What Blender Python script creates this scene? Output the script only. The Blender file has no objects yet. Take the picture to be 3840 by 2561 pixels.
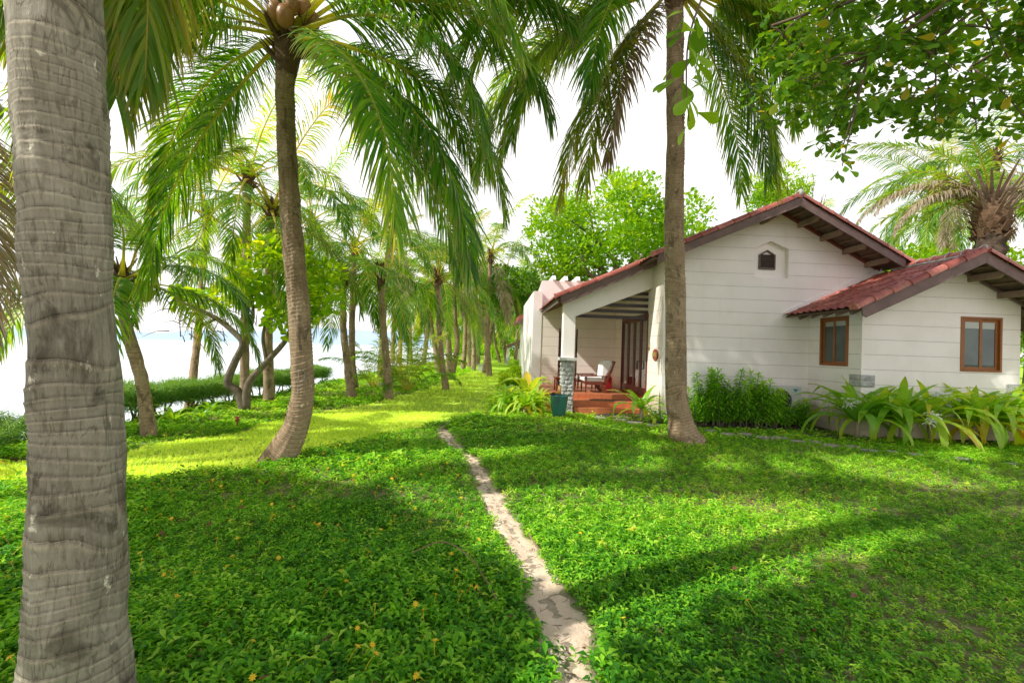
import bpy, math, random
import numpy as np
PI = math.pi
sc = bpy.context.scene
COL = sc.collection
rs = np.random.RandomState(7)
random.seed(7)
R = math.radians

# ---------------------------------------------------------------- materials
MATS = {}
def new_mat(name):
    m = bpy.data.materials.new(name); m.use_nodes = True
    nt = m.node_tree; nt.nodes.clear()
    out = nt.nodes.new('ShaderNodeOutputMaterial')
    return m, nt, out
def N(nt, kind, **kw):
    n = nt.nodes.new(kind)
    for k, v in kw.items():
        if k in n.inputs.keys(): n.inputs[k].default_value = v
        else: setattr(n, k, v)
    return n
def ramp(nt, stops, fac=None):
    r = nt.nodes.new('ShaderNodeValToRGB'); e = r.color_ramp.elements
    while len(e) < len(stops): e.new(0.5)
    for el, (p, c) in zip(e, stops):
        el.position = p; el.color = (*c, 1)
    if fac is not None: nt.links.new(fac, r.inputs[0])
    return r
def mixc(nt, a, b, fac, mode='MIX'):
    m = nt.nodes.new('ShaderNodeMix'); m.data_type = 'RGBA'; m.blend_type = mode
    for s, v in ((6, a), (7, b), (0, fac)):
        if hasattr(v, 'links') or hasattr(v, 'is_linked'): nt.links.new(v, m.inputs[s])
        else: m.inputs[s].default_value = v if s == 0 else (*v, 1)
    return m.outputs[2]
def coords(nt, scale=(1, 1, 1), kind='Object'):
    tc = nt.nodes.new('ShaderNodeTexCoord'); mp = nt.nodes.new('ShaderNodeMapping')
    mp.inputs['Scale'].default_value = scale
    nt.links.new(tc.outputs[kind], mp.inputs[0]); return mp.outputs[0]
def noise(nt, vec, scale, detail=4, rough=.6, dist=0):
    n = N(nt, 'ShaderNodeTexNoise'); n.inputs['Scale'].default_value = scale
    n.inputs['Detail'].default_value = detail; n.inputs['Roughness'].default_value = rough
    n.inputs['Distortion'].default_value = dist
    nt.links.new(vec, n.inputs['Vector']); return n.outputs['Fac']
def bump(nt, h, strength, dist=.01, prev=None):
    b = nt.nodes.new('ShaderNodeBump'); b.inputs['Strength'].default_value = strength; b.inputs['Distance'].default_value = dist
    nt.links.new(h, b.inputs['Height'])
    if prev is not None: nt.links.new(prev, b.inputs['Normal'])
    return b.outputs[0]
def simple(name, c, rough=.6, var=.25, scale=6, bmp=.15, bscale=40, bdist=.004, metal=0, c2=None, stretch=(1, 1, 1), spec=.4, lo=.3, hi=.7):
    """one base colour broken up by two noises, with a fine bump"""
    if name in MATS: return MATS[name]
    m, nt, out = new_mat(name)
    p = N(nt, 'ShaderNodeBsdfPrincipled'); p.inputs['Roughness'].default_value = rough; p.inputs['Metallic'].default_value = metal
    p.inputs['Specular IOR Level'].default_value = spec
    v = coords(nt, stretch)
    f = noise(nt, v, scale, 6, .65)
    c2 = c2 or tuple(x * (1 - var) for x in c)
    r = ramp(nt, [(lo, c2), (hi, c)], f)
    nt.links.new(r.outputs[0], p.inputs['Base Color'])
    nt.links.new(bump(nt, noise(nt, v, bscale, 4), bmp, bdist), p.inputs['Normal'])
    nt.links.new(p.outputs[0], out.inputs[0]); MATS[name] = m; return m

def leaf_mat(name, stops, tipc=(.25, .17, .05), tip=.0, trans=.35, rough=.42, transc=1.6, rach=(.30, .34, .05), yellow=None):
    """lc attribute: R random per leaf, G position along the leaf, B 1 on ribs and stalks"""
    m, nt, out = new_mat(name)
    at = N(nt, 'ShaderNodeAttribute'); at.attribute_name = 'lc'
    sep = nt.nodes.new('ShaderNodeSeparateColor'); nt.links.new(at.outputs['Color'], sep.inputs[0])
    oi = nt.nodes.new('ShaderNodeObjectInfo')
    ad = N(nt, 'ShaderNodeMath', operation='MULTIPLY_ADD'); nt.links.new(oi.outputs['Random'], ad.inputs[0]); ad.inputs[1].default_value = .3
    nt.links.new(sep.outputs[0], ad.inputs[2])
    sb = N(nt, 'ShaderNodeMath', operation='SUBTRACT'); nt.links.new(ad.outputs[0], sb.inputs[0]); sb.inputs[1].default_value = .15
    r = ramp(nt, stops, sb.outputs[0])
    c = r.outputs[0]
    # dry tips
    mr = N(nt, 'ShaderNodeMapRange'); nt.links.new(sep.outputs[1], mr.inputs[0]); mr.inputs[1].default_value = .72; mr.inputs[2].default_value = 1.0; mr.inputs[4].default_value = tip
    c = mixc(nt, c, tipc, mr.outputs[0])
    c = mixc(nt, c, rach, sep.outputs[2])
    p = N(nt, 'ShaderNodeBsdfPrincipled'); p.inputs['Roughness'].default_value = rough; p.inputs['Specular IOR Level'].default_value = .35
    nt.links.new(c, p.inputs['Base Color'])
    tr = nt.nodes.new('ShaderNodeBsdfTranslucent')
    tcol = mixc(nt, c, (transc * 1.25, transc, .35), 1.0, 'MULTIPLY')
    nt.links.new(tcol, tr.inputs[0])
    mx = nt.nodes.new('ShaderNodeMixShader'); mx.inputs[0].default_value = trans
    nt.links.new(p.outputs[0], mx.inputs[1]); nt.links.new(tr.outputs[0], mx.inputs[2])
    nt.links.new(mx.outputs[0], out.inputs[0]); MATS[name] = m; return m

FROND = leaf_mat('palm_leaf', [(0, (.03, .11, .012)), (.35, (.08, .23, .018)), (.62, (.20, .38, .03)), (.88, (.38, .46, .06)), (1, (.55, .45, .12))],
                 tipc=(.30, .22, .12), tip=.6, trans=.42, transc=2.3, rach=(.40, .44, .08), rough=.34)
FROND_YEL = leaf_mat('palm_leaf_yellow', [(0, (.07, .20, .02)), (.5, (.16, .30, .03)), (.8, (.36, .42, .05)), (1, (.50, .36, .08))],
                 tipc=(.35, .22, .10), tip=.7, trans=.45, transc=1.8, rach=(.45, .42, .08))
FROND_DRY = leaf_mat('palm_leaf_dry', [(0, (.22, .17, .11)), (.5, (.34, .27, .19)), (.8, (.45, .38, .28)), (1, (.25, .30, .05))],
                 tipc=(.45, .38, .3), tip=.6, trans=.25, transc=1.2, rach=(.38, .34, .10))
COVER = leaf_mat('ground_cover_leaf', [(0, (.035, .18, .012)), (.3, (.14, .44, .02)), (.6, (.38, .74, .04)), (1, (.76, .88, .16))],
                 tip=0, trans=.40, transc=1.5, rach=(.14, .10, .04), rough=.5)
GRASS = leaf_mat('lawn_blade', [(0, (.42, .66, .06)), (.5, (.66, .86, .14)), (1, (.82, .92, .35))], tip=.1, trans=.4, transc=1.6, rough=.5)
CRIN = leaf_mat('lily_leaf', [(0, (.12, .36, .02)), (.5, (.26, .56, .03)), (.85, (.50, .70, .05)), (1, (.75, .60, .05))],
                tipc=(.5, .38, .06), tip=.35, trans=.42, transc=1.7, rough=.32, rach=(.5, .45, .35))
SHRUB = leaf_mat('shrub_leaf', [(0, (.12, .36, .015)), (.5, (.32, .66, .04)), (1, (.60, .82, .08))], tip=0, trans=.3, transc=1.6, rough=.32, rach=(.2, .22, .10))
BROAD = leaf_mat('broad_leaf', [(0, (.09, .26, .012)), (.5, (.24, .46, .02)), (.85, (.42, .58, .03)), (1, (.55, .60, .05))], tip=0, trans=.45, transc=1.9, rough=.38, rach=(.2, .15, .08))
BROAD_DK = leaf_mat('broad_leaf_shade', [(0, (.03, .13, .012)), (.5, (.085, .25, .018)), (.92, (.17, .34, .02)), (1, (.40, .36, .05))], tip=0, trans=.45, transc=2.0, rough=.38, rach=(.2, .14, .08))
NEEDLE = leaf_mat('needle_leaf', [(0, (.06, .18, .03)), (.5, (.16, .36, .06)), (1, (.38, .56, .12))], tip=.2, tipc=(.3, .45, .12), trans=.35, transc=1.5, rough=.5, rach=(.12, .09, .06))

def trunk_mat(name, dark, mid, light, streak=1.0, ringc=1.0):
    m, nt, out = new_mat(name)
    tc = nt.nodes.new('ShaderNodeTexCoord')
    def mp(s):
        q = nt.nodes.new('ShaderNodeMapping'); q.inputs['Scale'].default_value = s; nt.links.new(tc.outputs['UV'], q.inputs[0]); return q.outputs[0]
    big = noise(nt, mp((1, 1, 1)), 2.2, 6, .65)
    blot = noise(nt, mp((1.6, 1, 1)), 7, 5, .7)
    fine = noise(nt, mp((14, 2.2, 1)), 5, 6, .7, .2)
    fz = noise(nt, mp((26, 4.0, 1)), 1.0, 3, .5, .2); fm2 = noise(nt, mp((3, 9, 1)), 1.6, 3, .6)
    cr_ = ramp(nt, [(.47, (1, 1, 1)), (.493, (0, 0, 0)), (.502, (0, 0, 0)), (.522, (1, 1, 1))], fz)
    cm = ramp(nt, [(.42, (1, 1, 1)), (.52, (0, 0, 0))], fm2)
    crx = N(nt, 'ShaderNodeMath', operation='MAXIMUM'); nt.links.new(cr_.outputs[0], crx.inputs[0]); nt.links.new(cm.outputs[0], crx.inputs[1])
    cr = crx
    r1 = ramp(nt, [(.25, dark), (.5, mid), (.75, light)], big)
    r2 = ramp(nt, [(.3, tuple(x * .55 for x in mid)), (.55, mid), (.78, light)], fine)
    c = mixc(nt, r1.outputs[0], r2.outputs[0], .5)
    # pale lichen spots and dark stains
    lt = ramp(nt, [(.63, (0, 0, 0)), (.68, (1, 1, 1))], blot)
    c = mixc(nt, c, tuple(min(1, x * 1.35) for x in light), lt.outputs[0])
    blot2 = noise(nt, mp((1.3, .8, 1)), 4.5, 5, .65, .6)
    dk = ramp(nt, [(.36, (1, 1, 1)), (.46, (0, 0, 0))], blot2)
    dm = N(nt, 'ShaderNodeMath', operation='MULTIPLY'); nt.links.new(dk.outputs[0], dm.inputs[0]); dm.inputs[1].default_value = .72
    c = mixc(nt, c, dark, dm.outputs[0])
    at = N(nt, 'ShaderNodeAttribute'); at.attribute_name = 'ring'
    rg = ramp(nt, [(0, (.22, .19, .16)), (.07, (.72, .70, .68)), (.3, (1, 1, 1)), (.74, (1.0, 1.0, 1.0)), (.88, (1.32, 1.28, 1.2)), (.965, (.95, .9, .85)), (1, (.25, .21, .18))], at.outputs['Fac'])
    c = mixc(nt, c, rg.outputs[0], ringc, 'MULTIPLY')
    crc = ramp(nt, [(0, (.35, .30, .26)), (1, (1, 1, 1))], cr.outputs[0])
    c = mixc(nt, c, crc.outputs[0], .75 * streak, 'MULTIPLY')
    p = N(nt, 'ShaderNodeBsdfPrincipled'); p.inputs['Roughness'].default_value = .88; p.inputs['Specular IOR Level'].default_value = .2
    nt.links.new(c, p.inputs['Base Color'])
    b = bump(nt, cr.outputs[0], .6 * streak, .012); b = bump(nt, fine, .6, .012, b); b = bump(nt, blot, .35, .02, b)
    nt.links.new(b, p.inputs['Normal']); nt.links.new(p.outputs[0], out.inputs[0]); return m
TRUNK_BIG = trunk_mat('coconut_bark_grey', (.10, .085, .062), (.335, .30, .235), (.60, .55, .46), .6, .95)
TRUNK = trunk_mat('coconut_bark', (.11, .078, .052), (.36, .255, .165), (.64, .50, .36), .35)
BARK = simple('gnarled_bark', (.26, .20, .15), .85, .55, 8, .6, 50, .01)
DARKBARK = simple('rough_bark', (.13, .09, .06), .9, .6, 10, .9, 60, .03)

def wall_mat(name, c):
    m, nt, out = new_mat(name); v = coords(nt); big = noise(nt, v, .9, 5, .6); st = noise(nt, coords(nt, (5, 5, .35)), 2.2, 5, .7); fine = noise(nt, v, 200, 3)
    a = ramp(nt, [(.3, (.90, .89, .86)), (.6, (1, 1, 1))], big); b_ = ramp(nt, [(.32, (.86, .85, .80)), (.46, (1, 1, 1))], st)
    cc_ = mixc(nt, c, a.outputs[0], 1, 'MULTIPLY'); cc_ = mixc(nt, cc_, b_.outputs[0], .22, 'MULTIPLY')
    sx = nt.nodes.new('ShaderNodeSeparateXYZ'); nt.links.new(v, sx.inputs[0]); ad = N(nt, 'ShaderNodeMath', operation='MULTIPLY_ADD'); nt.links.new(st, ad.inputs[0]); ad.inputs[1].default_value = -.9; nt.links.new(sx.outputs[2], ad.inputs[2])
    d = ramp(nt, [(0, (.55, .48, .38)), (.12, (.86, .83, .78)), (.3, (1, 1, 1))], ad.outputs[0]); cc_ = mixc(nt, cc_, d.outputs[0], .8, 'MULTIPLY')
    p = N(nt, 'ShaderNodeBsdfPrincipled'); p.inputs['Roughness'].default_value = .7; nt.links.new(cc_, p.inputs['Base Color']); nt.links.new(bump(nt, fine, .12, .002, bump(nt, big, .2, .02)), p.inputs['Normal']); nt.links.new(p.outputs[0], out.inputs[0]); return m
WALL = wall_mat('white_render', (.98, .90, .895)); WALL_IN = wall_mat('cream_render', (.98, .87, .80))
GROOVE = simple('groove_shadow', (.36, .33, .29), .8, .2, 4)
WOOD = simple('weathered_purple_wood', (.23, .145, .135), .62, .45, 3, .35, 60, .004, stretch=(1, 1, 1), c2=(.13, .08, .075))
WOOD_PALE = simple('pale_rafter_wood', (.36, .24, .17), .7, .4, 5, .3, 60, .004)
WOOD_RED = simple('red_batten_wood', (.22, .07, .04), .6, .4, 5, .3, 60, .004)
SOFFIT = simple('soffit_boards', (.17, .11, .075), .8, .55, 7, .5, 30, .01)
LOUVRE = simple('dark_louvre', (.045, .032, .034), .4, .3, 4)
WIN = simple('orange_window_wood', (.36, .125, .030), .38, .3, 9, .15, 60, .002)
DOORW = simple('red_door_wood', (.17, .030, .018), .3, .4, 7, .1, 60, .002)
CHAIRW = simple('mahogany_wood', (.20, .040, .020), .3, .4, 9, .1, 60, .002)
CUSH = simple('white_cushion', (.82, .80, .78), .85, .05, 6, .3, 14, .01)
STONE = simple('rough_grey_stone', (.62, .62, .60), .85, .55, 9, .9, 28, .03)
CAPST = simple('pillar_cap_render', (.62, .61, .57), .7, .1, 4)
TERRA = simple('terracotta_tile', (.62, .20, .085), .35, .25, 5, .1, 60, .002)
GLAZE = simple('turquoise_glaze', (.035, .17, .145), .28, .7, 9, .3, 18, .006, c2=(.05, .045, .035), stretch=(1, 1, .25), spec=.5, lo=.32, hi=.5)
BLACKM = simple('black_coconut_shell', (.03, .025, .024), .45, .3, 9)
BAMB = simple('bamboo_spout', (.42, .24, .045), .35, .5, 8, .2, 50)
PEB = simple('stepping_stone_grey', (.42, .37, .32), .9, .3, 6, .6, 40, .008)
ACM = simple('metal_casing_grey', (.62, .63, .62), .4, .05, 3)
DARKG = simple('black_grille', (.03, .03, .03), .5)
PLAQ = simple('red_plaque', (.33, .085, .045), .5, .15, 20)
GOLD = simple('gold_lettering', (.45, .33, .10), .4, .2, 20)
CHALK = simple('white_chalk', (.42, .39, .35), .95, .4, 60)
COCO = simple('ripe_coconut', (.42, .20, .06), .4, .35, 6, .2, 20)
COCOG = simple('green_coconut', (.28, .34, .05), .35, .3, 6, .2, 20)
MORTAR = simple('pale_mortar', (.50, .49, .46), .9, .3, 14, .6, 60, .01)
REDCL = simple('red_cloth', (.50, .02, .025), .7, .2, 10)
HUSK = simple('fibrous_husk', (.22, .13, .07), .9, .6, 14, .9, 50, .03)
DRYL = simple('dry_brown_leaf', (.25, .11, .045), .7, .5, 30, .3)
TWIG = simple('dry_twig', (.30, .19, .11), .8, .3, 30)
MATM = simple('brown_doormat', (.26, .16, .10), .95, .3, 30, .6, 90)
WHITEFL = simple('white_petal', (.85, .85, .80), .6, .05, 10)
YELFL = simple('yellow_petal', (.88, .60, .02), .5, .2, 30)

def tile_mat():
    m, nt, out = new_mat('red_roof_tile')
    at = N(nt, 'ShaderNodeAttribute'); at.attribute_name = 'lc'
    v = coords(nt); n = noise(nt, v, 9, 6, .7); n2 = noise(nt, v, 2.5, 4)
    r = ramp(nt, [(0, (.28, .065, .045)), (.5, (.46, .13, .095)), (1, (.60, .21, .16))], at.outputs['Fac'])
    d = ramp(nt, [(.3, (.55, .5, .48)), (.6, (1, 1, 1)), (.8, (1.25, 1.2, 1.2))], n)
    c = mixc(nt, r.outputs[0], d.outputs[0], 1, 'MULTIPLY')
    st = ramp(nt, [(.60, (0, 0, 0)), (.72, (.55, .55, .55))], n2)
    c = mixc(nt, c, (.30, .16, .11), st.outputs[0])
    p = N(nt, 'ShaderNodeBsdfPrincipled'); p.inputs['Roughness'].default_value = .42
    nt.links.new(c, p.inputs['Base Color']); nt.links.new(bump(nt, n, .25, .006), p.inputs['Normal'])
    nt.links.new(p.outputs[0], out.inputs[0]); return m
TILE = tile_mat()

def glass_mat(name, body, body2, refl=.35, top=9.):
    m, nt, out = new_mat(name)
    v = coords(nt, (1, 1, 1))
    sp = nt.nodes.new('ShaderNodeSeparateXYZ'); nt.links.new(v, sp.inputs[0])
    n = noise(nt, v, 1.4, 2)
    c = ramp(nt, [(.35, body), (.6, body2)], n)
    zr = N(nt, 'ShaderNodeMapRange'); nt.links.new(sp.outputs[2], zr.inputs[0]); zr.inputs[1].default_value = top; zr.inputs[2].default_value = top + .004
    cz = mixc(nt, c.outputs[0], (.42, .42, .39), zr.outputs[0])
    d = nt.nodes.new('ShaderNodeBsdfDiffuse'); nt.links.new(cz, d.inputs[0])
    g = nt.nodes.new('ShaderNodeBsdfGlossy'); g.inputs['Roughness'].default_value = .015; g.inputs[0].default_value = (.8, .85, .85, 1)
    fr = nt.nodes.new('ShaderNodeFresnel'); fr.inputs[0].default_value = 1.5
    ad = N(nt, 'ShaderNodeMath', operation='ADD'); nt.links.new(fr.outputs[0], ad.inputs[0]); ad.inputs[1].default_value = refl - .04
    mx = nt.nodes.new('ShaderNodeMixShader'); nt.links.new(ad.outputs[0], mx.inputs[0]); nt.links.new(d.outputs[0], mx.inputs[1]); nt.links.new(g.outputs[0], mx.inputs[2])
    nt.links.new(mx.outputs[0], out.inputs[0]); return m
GLASS = glass_mat('window_glass', (.05, .06, .055), (.09, .11, .095), .07, 2.36)
DGLASS = glass_mat('door_glass', (.06, .045, .04), (.22, .19, .17), .34)
CURT = simple('pale_blind', (.30, .31, .29), .6, .1, 3)

# ---------------------------------------------------------------- objects
def tag(o, label=None, cat=None, group=None, kind=None):
    if label: o['label'] = label
    if cat: o['category'] = cat
    if group: o['group'] = group
    if kind: o['kind'] = kind
    return o
def empty(name, loc, label, cat, group=None):
    o = bpy.data.objects.new(name, None); o.empty_display_size = .2; COL.objects.link(o); o.location = loc
    return tag(o, label, cat, group)
def link(name, me, mat=None, parent=None, loc=None):
    o = bpy.data.objects.new(name, me); COL.objects.link(o)
    if mat and not me.materials: me.materials.append(mat)
    if parent is not None:
        o.parent = parent
        if loc is None: o.location = -parent.location    # parts are built in world coordinates
    if loc is not None: o.location = loc
    return o
def np_mesh(name, V, F, lc=None, smooth=False, uv=None, ring=None):
    """V (n,3); F list of index arrays (quads or tris) -> mesh"""
    V = np.asarray(V, np.float32)
    if not isinstance(F, (list, tuple)): F = [F]
    F = [np.asarray(f, np.int32) for f in F if len(f)]
    me = bpy.data.meshes.new(name)
    me.vertices.add(len(V)); me.vertices.foreach_set('co', V.ravel())
    loops = np.concatenate([f.ravel() for f in F]); tot = np.concatenate([np.full(len(f), f.shape[1], np.int32) for f in F])
    start = np.concatenate([[0], np.cumsum(tot)[:-1]]).astype(np.int32)
    me.loops.add(len(loops)); me.loops.foreach_set('vertex_index', loops)
    me.polygons.add(len(tot)); me.polygons.foreach_set('loop_start', start)
    me.update(calc_edges=True)
    if lc is not None:
        a = me.attributes.new('lc', 'FLOAT_COLOR', 'POINT')
        c = np.ones((len(V), 4), np.float32); lc = np.asarray(lc, np.float32); c[:, :lc.shape[1]] = lc
        a.data.foreach_set('color', c.ravel())
    if ring is not None:
        a = me.attributes.new('ring', 'FLOAT', 'POINT'); a.data.foreach_set('value', np.asarray(ring, np.float32))
    if uv is not None:
        l = me.uv_layers.new(name='UVMap'); l.data.foreach_set('uv', np.asarray(uv, np.float32)[loops].ravel())
    if smooth: me.polygons.foreach_set('use_smooth', np.ones(len(tot), bool))
    return me
class MB:
    """collects simple shapes into one mesh"""
    def __init__(s): s.V = []; s.F = []; s.c = []
    def add(s, V, F, c=.5):
        b = len(s.V); s.V += [tuple(map(float, v)) for v in V]; s.F += [tuple(i + b for i in f) for f in F]; s.c += [c] * len(V)
    def box(s, x0, x1, y0, y1, z0, z1, c=.5):
        s.add([(x, y, z) for z in (z0, z1) for y in (y0, y1) for x in (x0, x1)],
              [(0, 2, 3, 1), (4, 5, 7, 6), (0, 1, 5, 4), (2, 6, 7, 3), (0, 4, 6, 2), (1, 3, 7, 5)], c)
    def bar(s, a, b, w, h, up=(0, 0, 1), c=.5, taper=1):
        a = np.array(a, float); b = np.array(b, float); t = b - a; t /= np.linalg.norm(t)
        up = np.array(up, float); sd = np.cross(t, up); sd /= np.linalg.norm(sd); u = np.cross(sd, t)
        V = []
        for p, k in ((a, 1), (b, taper)):
            for i, j in ((-1, -1), (1, -1), (1, 1), (-1, 1)): V.append(p + sd * i * w / 2 * k + u * j * h / 2 * k)
        s.add(V, [(0, 3, 2, 1), (4, 5, 6, 7), (0, 1, 5, 4), (1, 2, 6, 5), (2, 3, 7, 6), (3, 0, 4, 7)], c)
    def prism(s, poly, vec, c=.5):
        n = len(poly); P = [np.array(p, float) for p in poly]; v = np.array(vec, float)
        s.add(P + [p + v for p in P], [tuple(range(n))[::-1], tuple(range(n, 2 * n))] + [(i, (i + 1) % n, n + (i + 1) % n, n + i) for i in range(n)], c)
    def tube(s, pts, rad, n=8, c=.5, cap=True):
        pts = [np.array(p, float) for p in pts]
        if not hasattr(rad, '__len__'): rad = [rad] * len(pts)
        V = []; prev = None
        for i, p in enumerate(pts):
            t = pts[min(i + 1, len(pts) - 1)] - pts[max(i - 1, 0)]; t /= max(1e-9, np.linalg.norm(t))
            a = prev if prev is not None else (np.array((1., 0, 0)) if abs(t[0]) < .9 else np.array((0, 1., 0)))
            a = a - t * (a @ t); a /= np.linalg.norm(a); prev = a; b = np.cross(t, a)
            for k in range(n):
                q = 2 * PI * k / n; V.append(p + (a * math.cos(q) + b * math.sin(q)) * rad[i])
        F = []
        for i in range(len(pts) - 1):
            for k in range(n): F.append((i * n + k, i * n + (k + 1) % n, (i + 1) * n + (k + 1) % n, (i + 1) * n + k))
        if cap: F += [tuple(range(n))[::-1], tuple((len(pts) - 1) * n + k for k in range(n))]
        s.add(V, F, c)
    def lathe(s, prof, cx, cy, n=24, c=.5, wob=0):
        V = []; F = []
        for i, (r, z) in enumerate(prof):
            for k in range(n):
                q = 2 * PI * k / n; V.append((cx + r * math.cos(q), cy + r * math.sin(q), z))
        for i in range(len(prof) - 1):
            for k in range(n): F.append((i * n + k, i * n + (k + 1) % n, (i + 1) * n + (k + 1) % n, (i + 1) * n + k))
        s.add(V, F, c)
    def ball(s, c0, r, n=10, c=.5, sq=(1, 1, 1)):
        prof = [(math.sin(PI * i / n), -math.cos(PI * i / n)) for i in range(n + 1)]
        V = []; F = []; m = 12
        for a, z in prof:
            for k in range(m):
                q = 2 * PI * k / m; V.append((c0[0] + r * sq[0] * a * math.cos(q), c0[1] + r * sq[1] * a * math.sin(q), c0[2] + r * sq[2] * z))
        for i in range(n):
            for k in range(m): F.append((i * m + k, i * m + (k + 1) % m, (i + 1) * m + (k + 1) % m, (i + 1) * m + k))
        s.add(V, F, c)
    def build(s, name, mat, parent=None, smooth=False, bevel=0, lc=False, loc=None):
        me = bpy.data.meshes.new(name); me.from_pydata(s.V, [], s.F)
        if lc:
            a = me.attributes.new('lc', 'FLOAT_COLOR', 'POINT')
            c = np.ones((len(s.V), 4), np.float32); c[:, 0] = c[:, 1] = c[:, 2] = np.array(s.c); a.data.foreach_set('color', c.ravel())
        if smooth: me.polygons.foreach_set('use_smooth', np.ones(len(me.polygons), bool))
        o = link(name, me, mat, parent, loc)
        if bevel:
            b = o.modifiers.new('bevel', 'BEVEL'); b.width = bevel; b.segments = 2; b.limit_method = 'ANGLE'
        return o

# smooth pseudo-noise from sines
class SN:
    def __init__(s, seed, dim=2, n=10, f=1.):
        r = np.random.RandomState(seed); s.k = r.normal(0, 1, (n, dim)) * f; s.p = r.uniform(0, 6.28, n); s.a = r.uniform(.4, 1, n); s.a /= np.sqrt((s.a ** 2).sum())
    def __call__(s, *x):
        x = np.stack([np.asarray(v, float) for v in x], -1)
        return (np.sin(x @ s.k.T + s.p) * s.a).sum(-1)

# ---------------------------------------------------------------- camera, light, world
cam = bpy.data.cameras.new('camera'); co = bpy.data.objects.new('camera', cam); COL.objects.link(co); sc.camera = co
F_PX, PSI, PITCH, ROLL = 1692.6162, .0361, .0162, .0345
cam.sensor_width = 36; cam.lens = 36 * F_PX / 3840; cam.clip_end = 20000; cam.clip_start = .05
f = np.array([math.sin(PSI) * math.cos(PITCH), math.cos(PSI) * math.cos(PITCH), math.sin(PITCH)])
r = np.array([math.cos(PSI), -math.sin(PSI), 0]); u = np.cross(r, f)
r2 = r * math.cos(ROLL) + u * math.sin(ROLL); u2 = -r * math.sin(ROLL) + u * math.cos(ROLL)
from mathutils import Matrix, Vector
co.matrix_world = Matrix(((r2[0], u2[0], -f[0], 0), (r2[1], u2[1], -f[1], 0), (r2[2], u2[2], -f[2], 1.6), (0, 0, 0, 1)))

SUN_EL, SUN_AZ = R(43), math.atan2(-.36, -.933)     # direction towards the sun
sd = np.array([math.cos(SUN_EL) * math.cos(SUN_AZ), math.cos(SUN_EL) * math.sin(SUN_AZ), math.sin(SUN_EL)])
sl = bpy.data.lights.new('sun', 'SUN'); sl.energy = 5.0; sl.angle = R(.55); sl.color = (1, .97, .89)
so = bpy.data.objects.new('sun', sl); COL.objects.link(so)
so.rotation_euler = Vector(sd).to_track_quat('Z', 'Y').to_euler()

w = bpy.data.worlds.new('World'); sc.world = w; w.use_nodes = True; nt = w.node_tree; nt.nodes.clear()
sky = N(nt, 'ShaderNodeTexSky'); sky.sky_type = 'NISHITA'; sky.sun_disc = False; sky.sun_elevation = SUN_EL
sky.sun_rotation = (PI / 2 - SUN_AZ) % (2 * PI)
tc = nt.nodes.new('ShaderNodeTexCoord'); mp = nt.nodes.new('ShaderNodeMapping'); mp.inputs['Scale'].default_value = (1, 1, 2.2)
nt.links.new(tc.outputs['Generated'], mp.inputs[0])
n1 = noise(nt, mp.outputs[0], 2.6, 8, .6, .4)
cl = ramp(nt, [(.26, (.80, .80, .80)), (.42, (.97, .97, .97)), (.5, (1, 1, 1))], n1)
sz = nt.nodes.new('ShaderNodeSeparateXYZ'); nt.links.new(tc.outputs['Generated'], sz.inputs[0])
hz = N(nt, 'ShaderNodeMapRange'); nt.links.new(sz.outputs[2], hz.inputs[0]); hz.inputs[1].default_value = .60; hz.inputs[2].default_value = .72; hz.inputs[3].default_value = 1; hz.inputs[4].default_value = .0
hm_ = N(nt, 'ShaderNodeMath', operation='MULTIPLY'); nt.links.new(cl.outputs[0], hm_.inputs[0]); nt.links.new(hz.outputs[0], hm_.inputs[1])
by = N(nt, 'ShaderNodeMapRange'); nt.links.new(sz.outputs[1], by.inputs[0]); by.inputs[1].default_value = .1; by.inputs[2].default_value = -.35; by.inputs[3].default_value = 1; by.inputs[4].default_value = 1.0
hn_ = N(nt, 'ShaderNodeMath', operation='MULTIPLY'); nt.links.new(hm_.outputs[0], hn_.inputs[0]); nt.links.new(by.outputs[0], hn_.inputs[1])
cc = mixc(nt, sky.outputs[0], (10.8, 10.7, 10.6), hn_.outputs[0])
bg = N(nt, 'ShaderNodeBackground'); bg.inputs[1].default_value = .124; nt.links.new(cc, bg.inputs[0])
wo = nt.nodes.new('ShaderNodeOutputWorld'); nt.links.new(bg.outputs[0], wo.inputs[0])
sc.view_settings.view_transform = 'Standard'; sc.view_settings.look = 'None'; sc.view_settings.exposure = 0
sc.render.engine = 'CYCLES'; cy = sc.cycles
cy.use_denoising = True
try: cy.denoiser = 'OPENIMAGEDENOISE'; cy.denoising_input_passes = 'RGB_ALBEDO_NORMAL'; cy.denoising_prefilter = 'ACCURATE'
except Exception: pass
cy.max_bounces = 6; cy.diffuse_bounces = 4; cy.glossy_bounces = 2; cy.transmission_bounces = 4; cy.transparent_max_bounces = 4
cy.caustics_reflective = False; cy.caustics_refractive = False; cy.sample_clamp_indirect = 6
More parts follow.
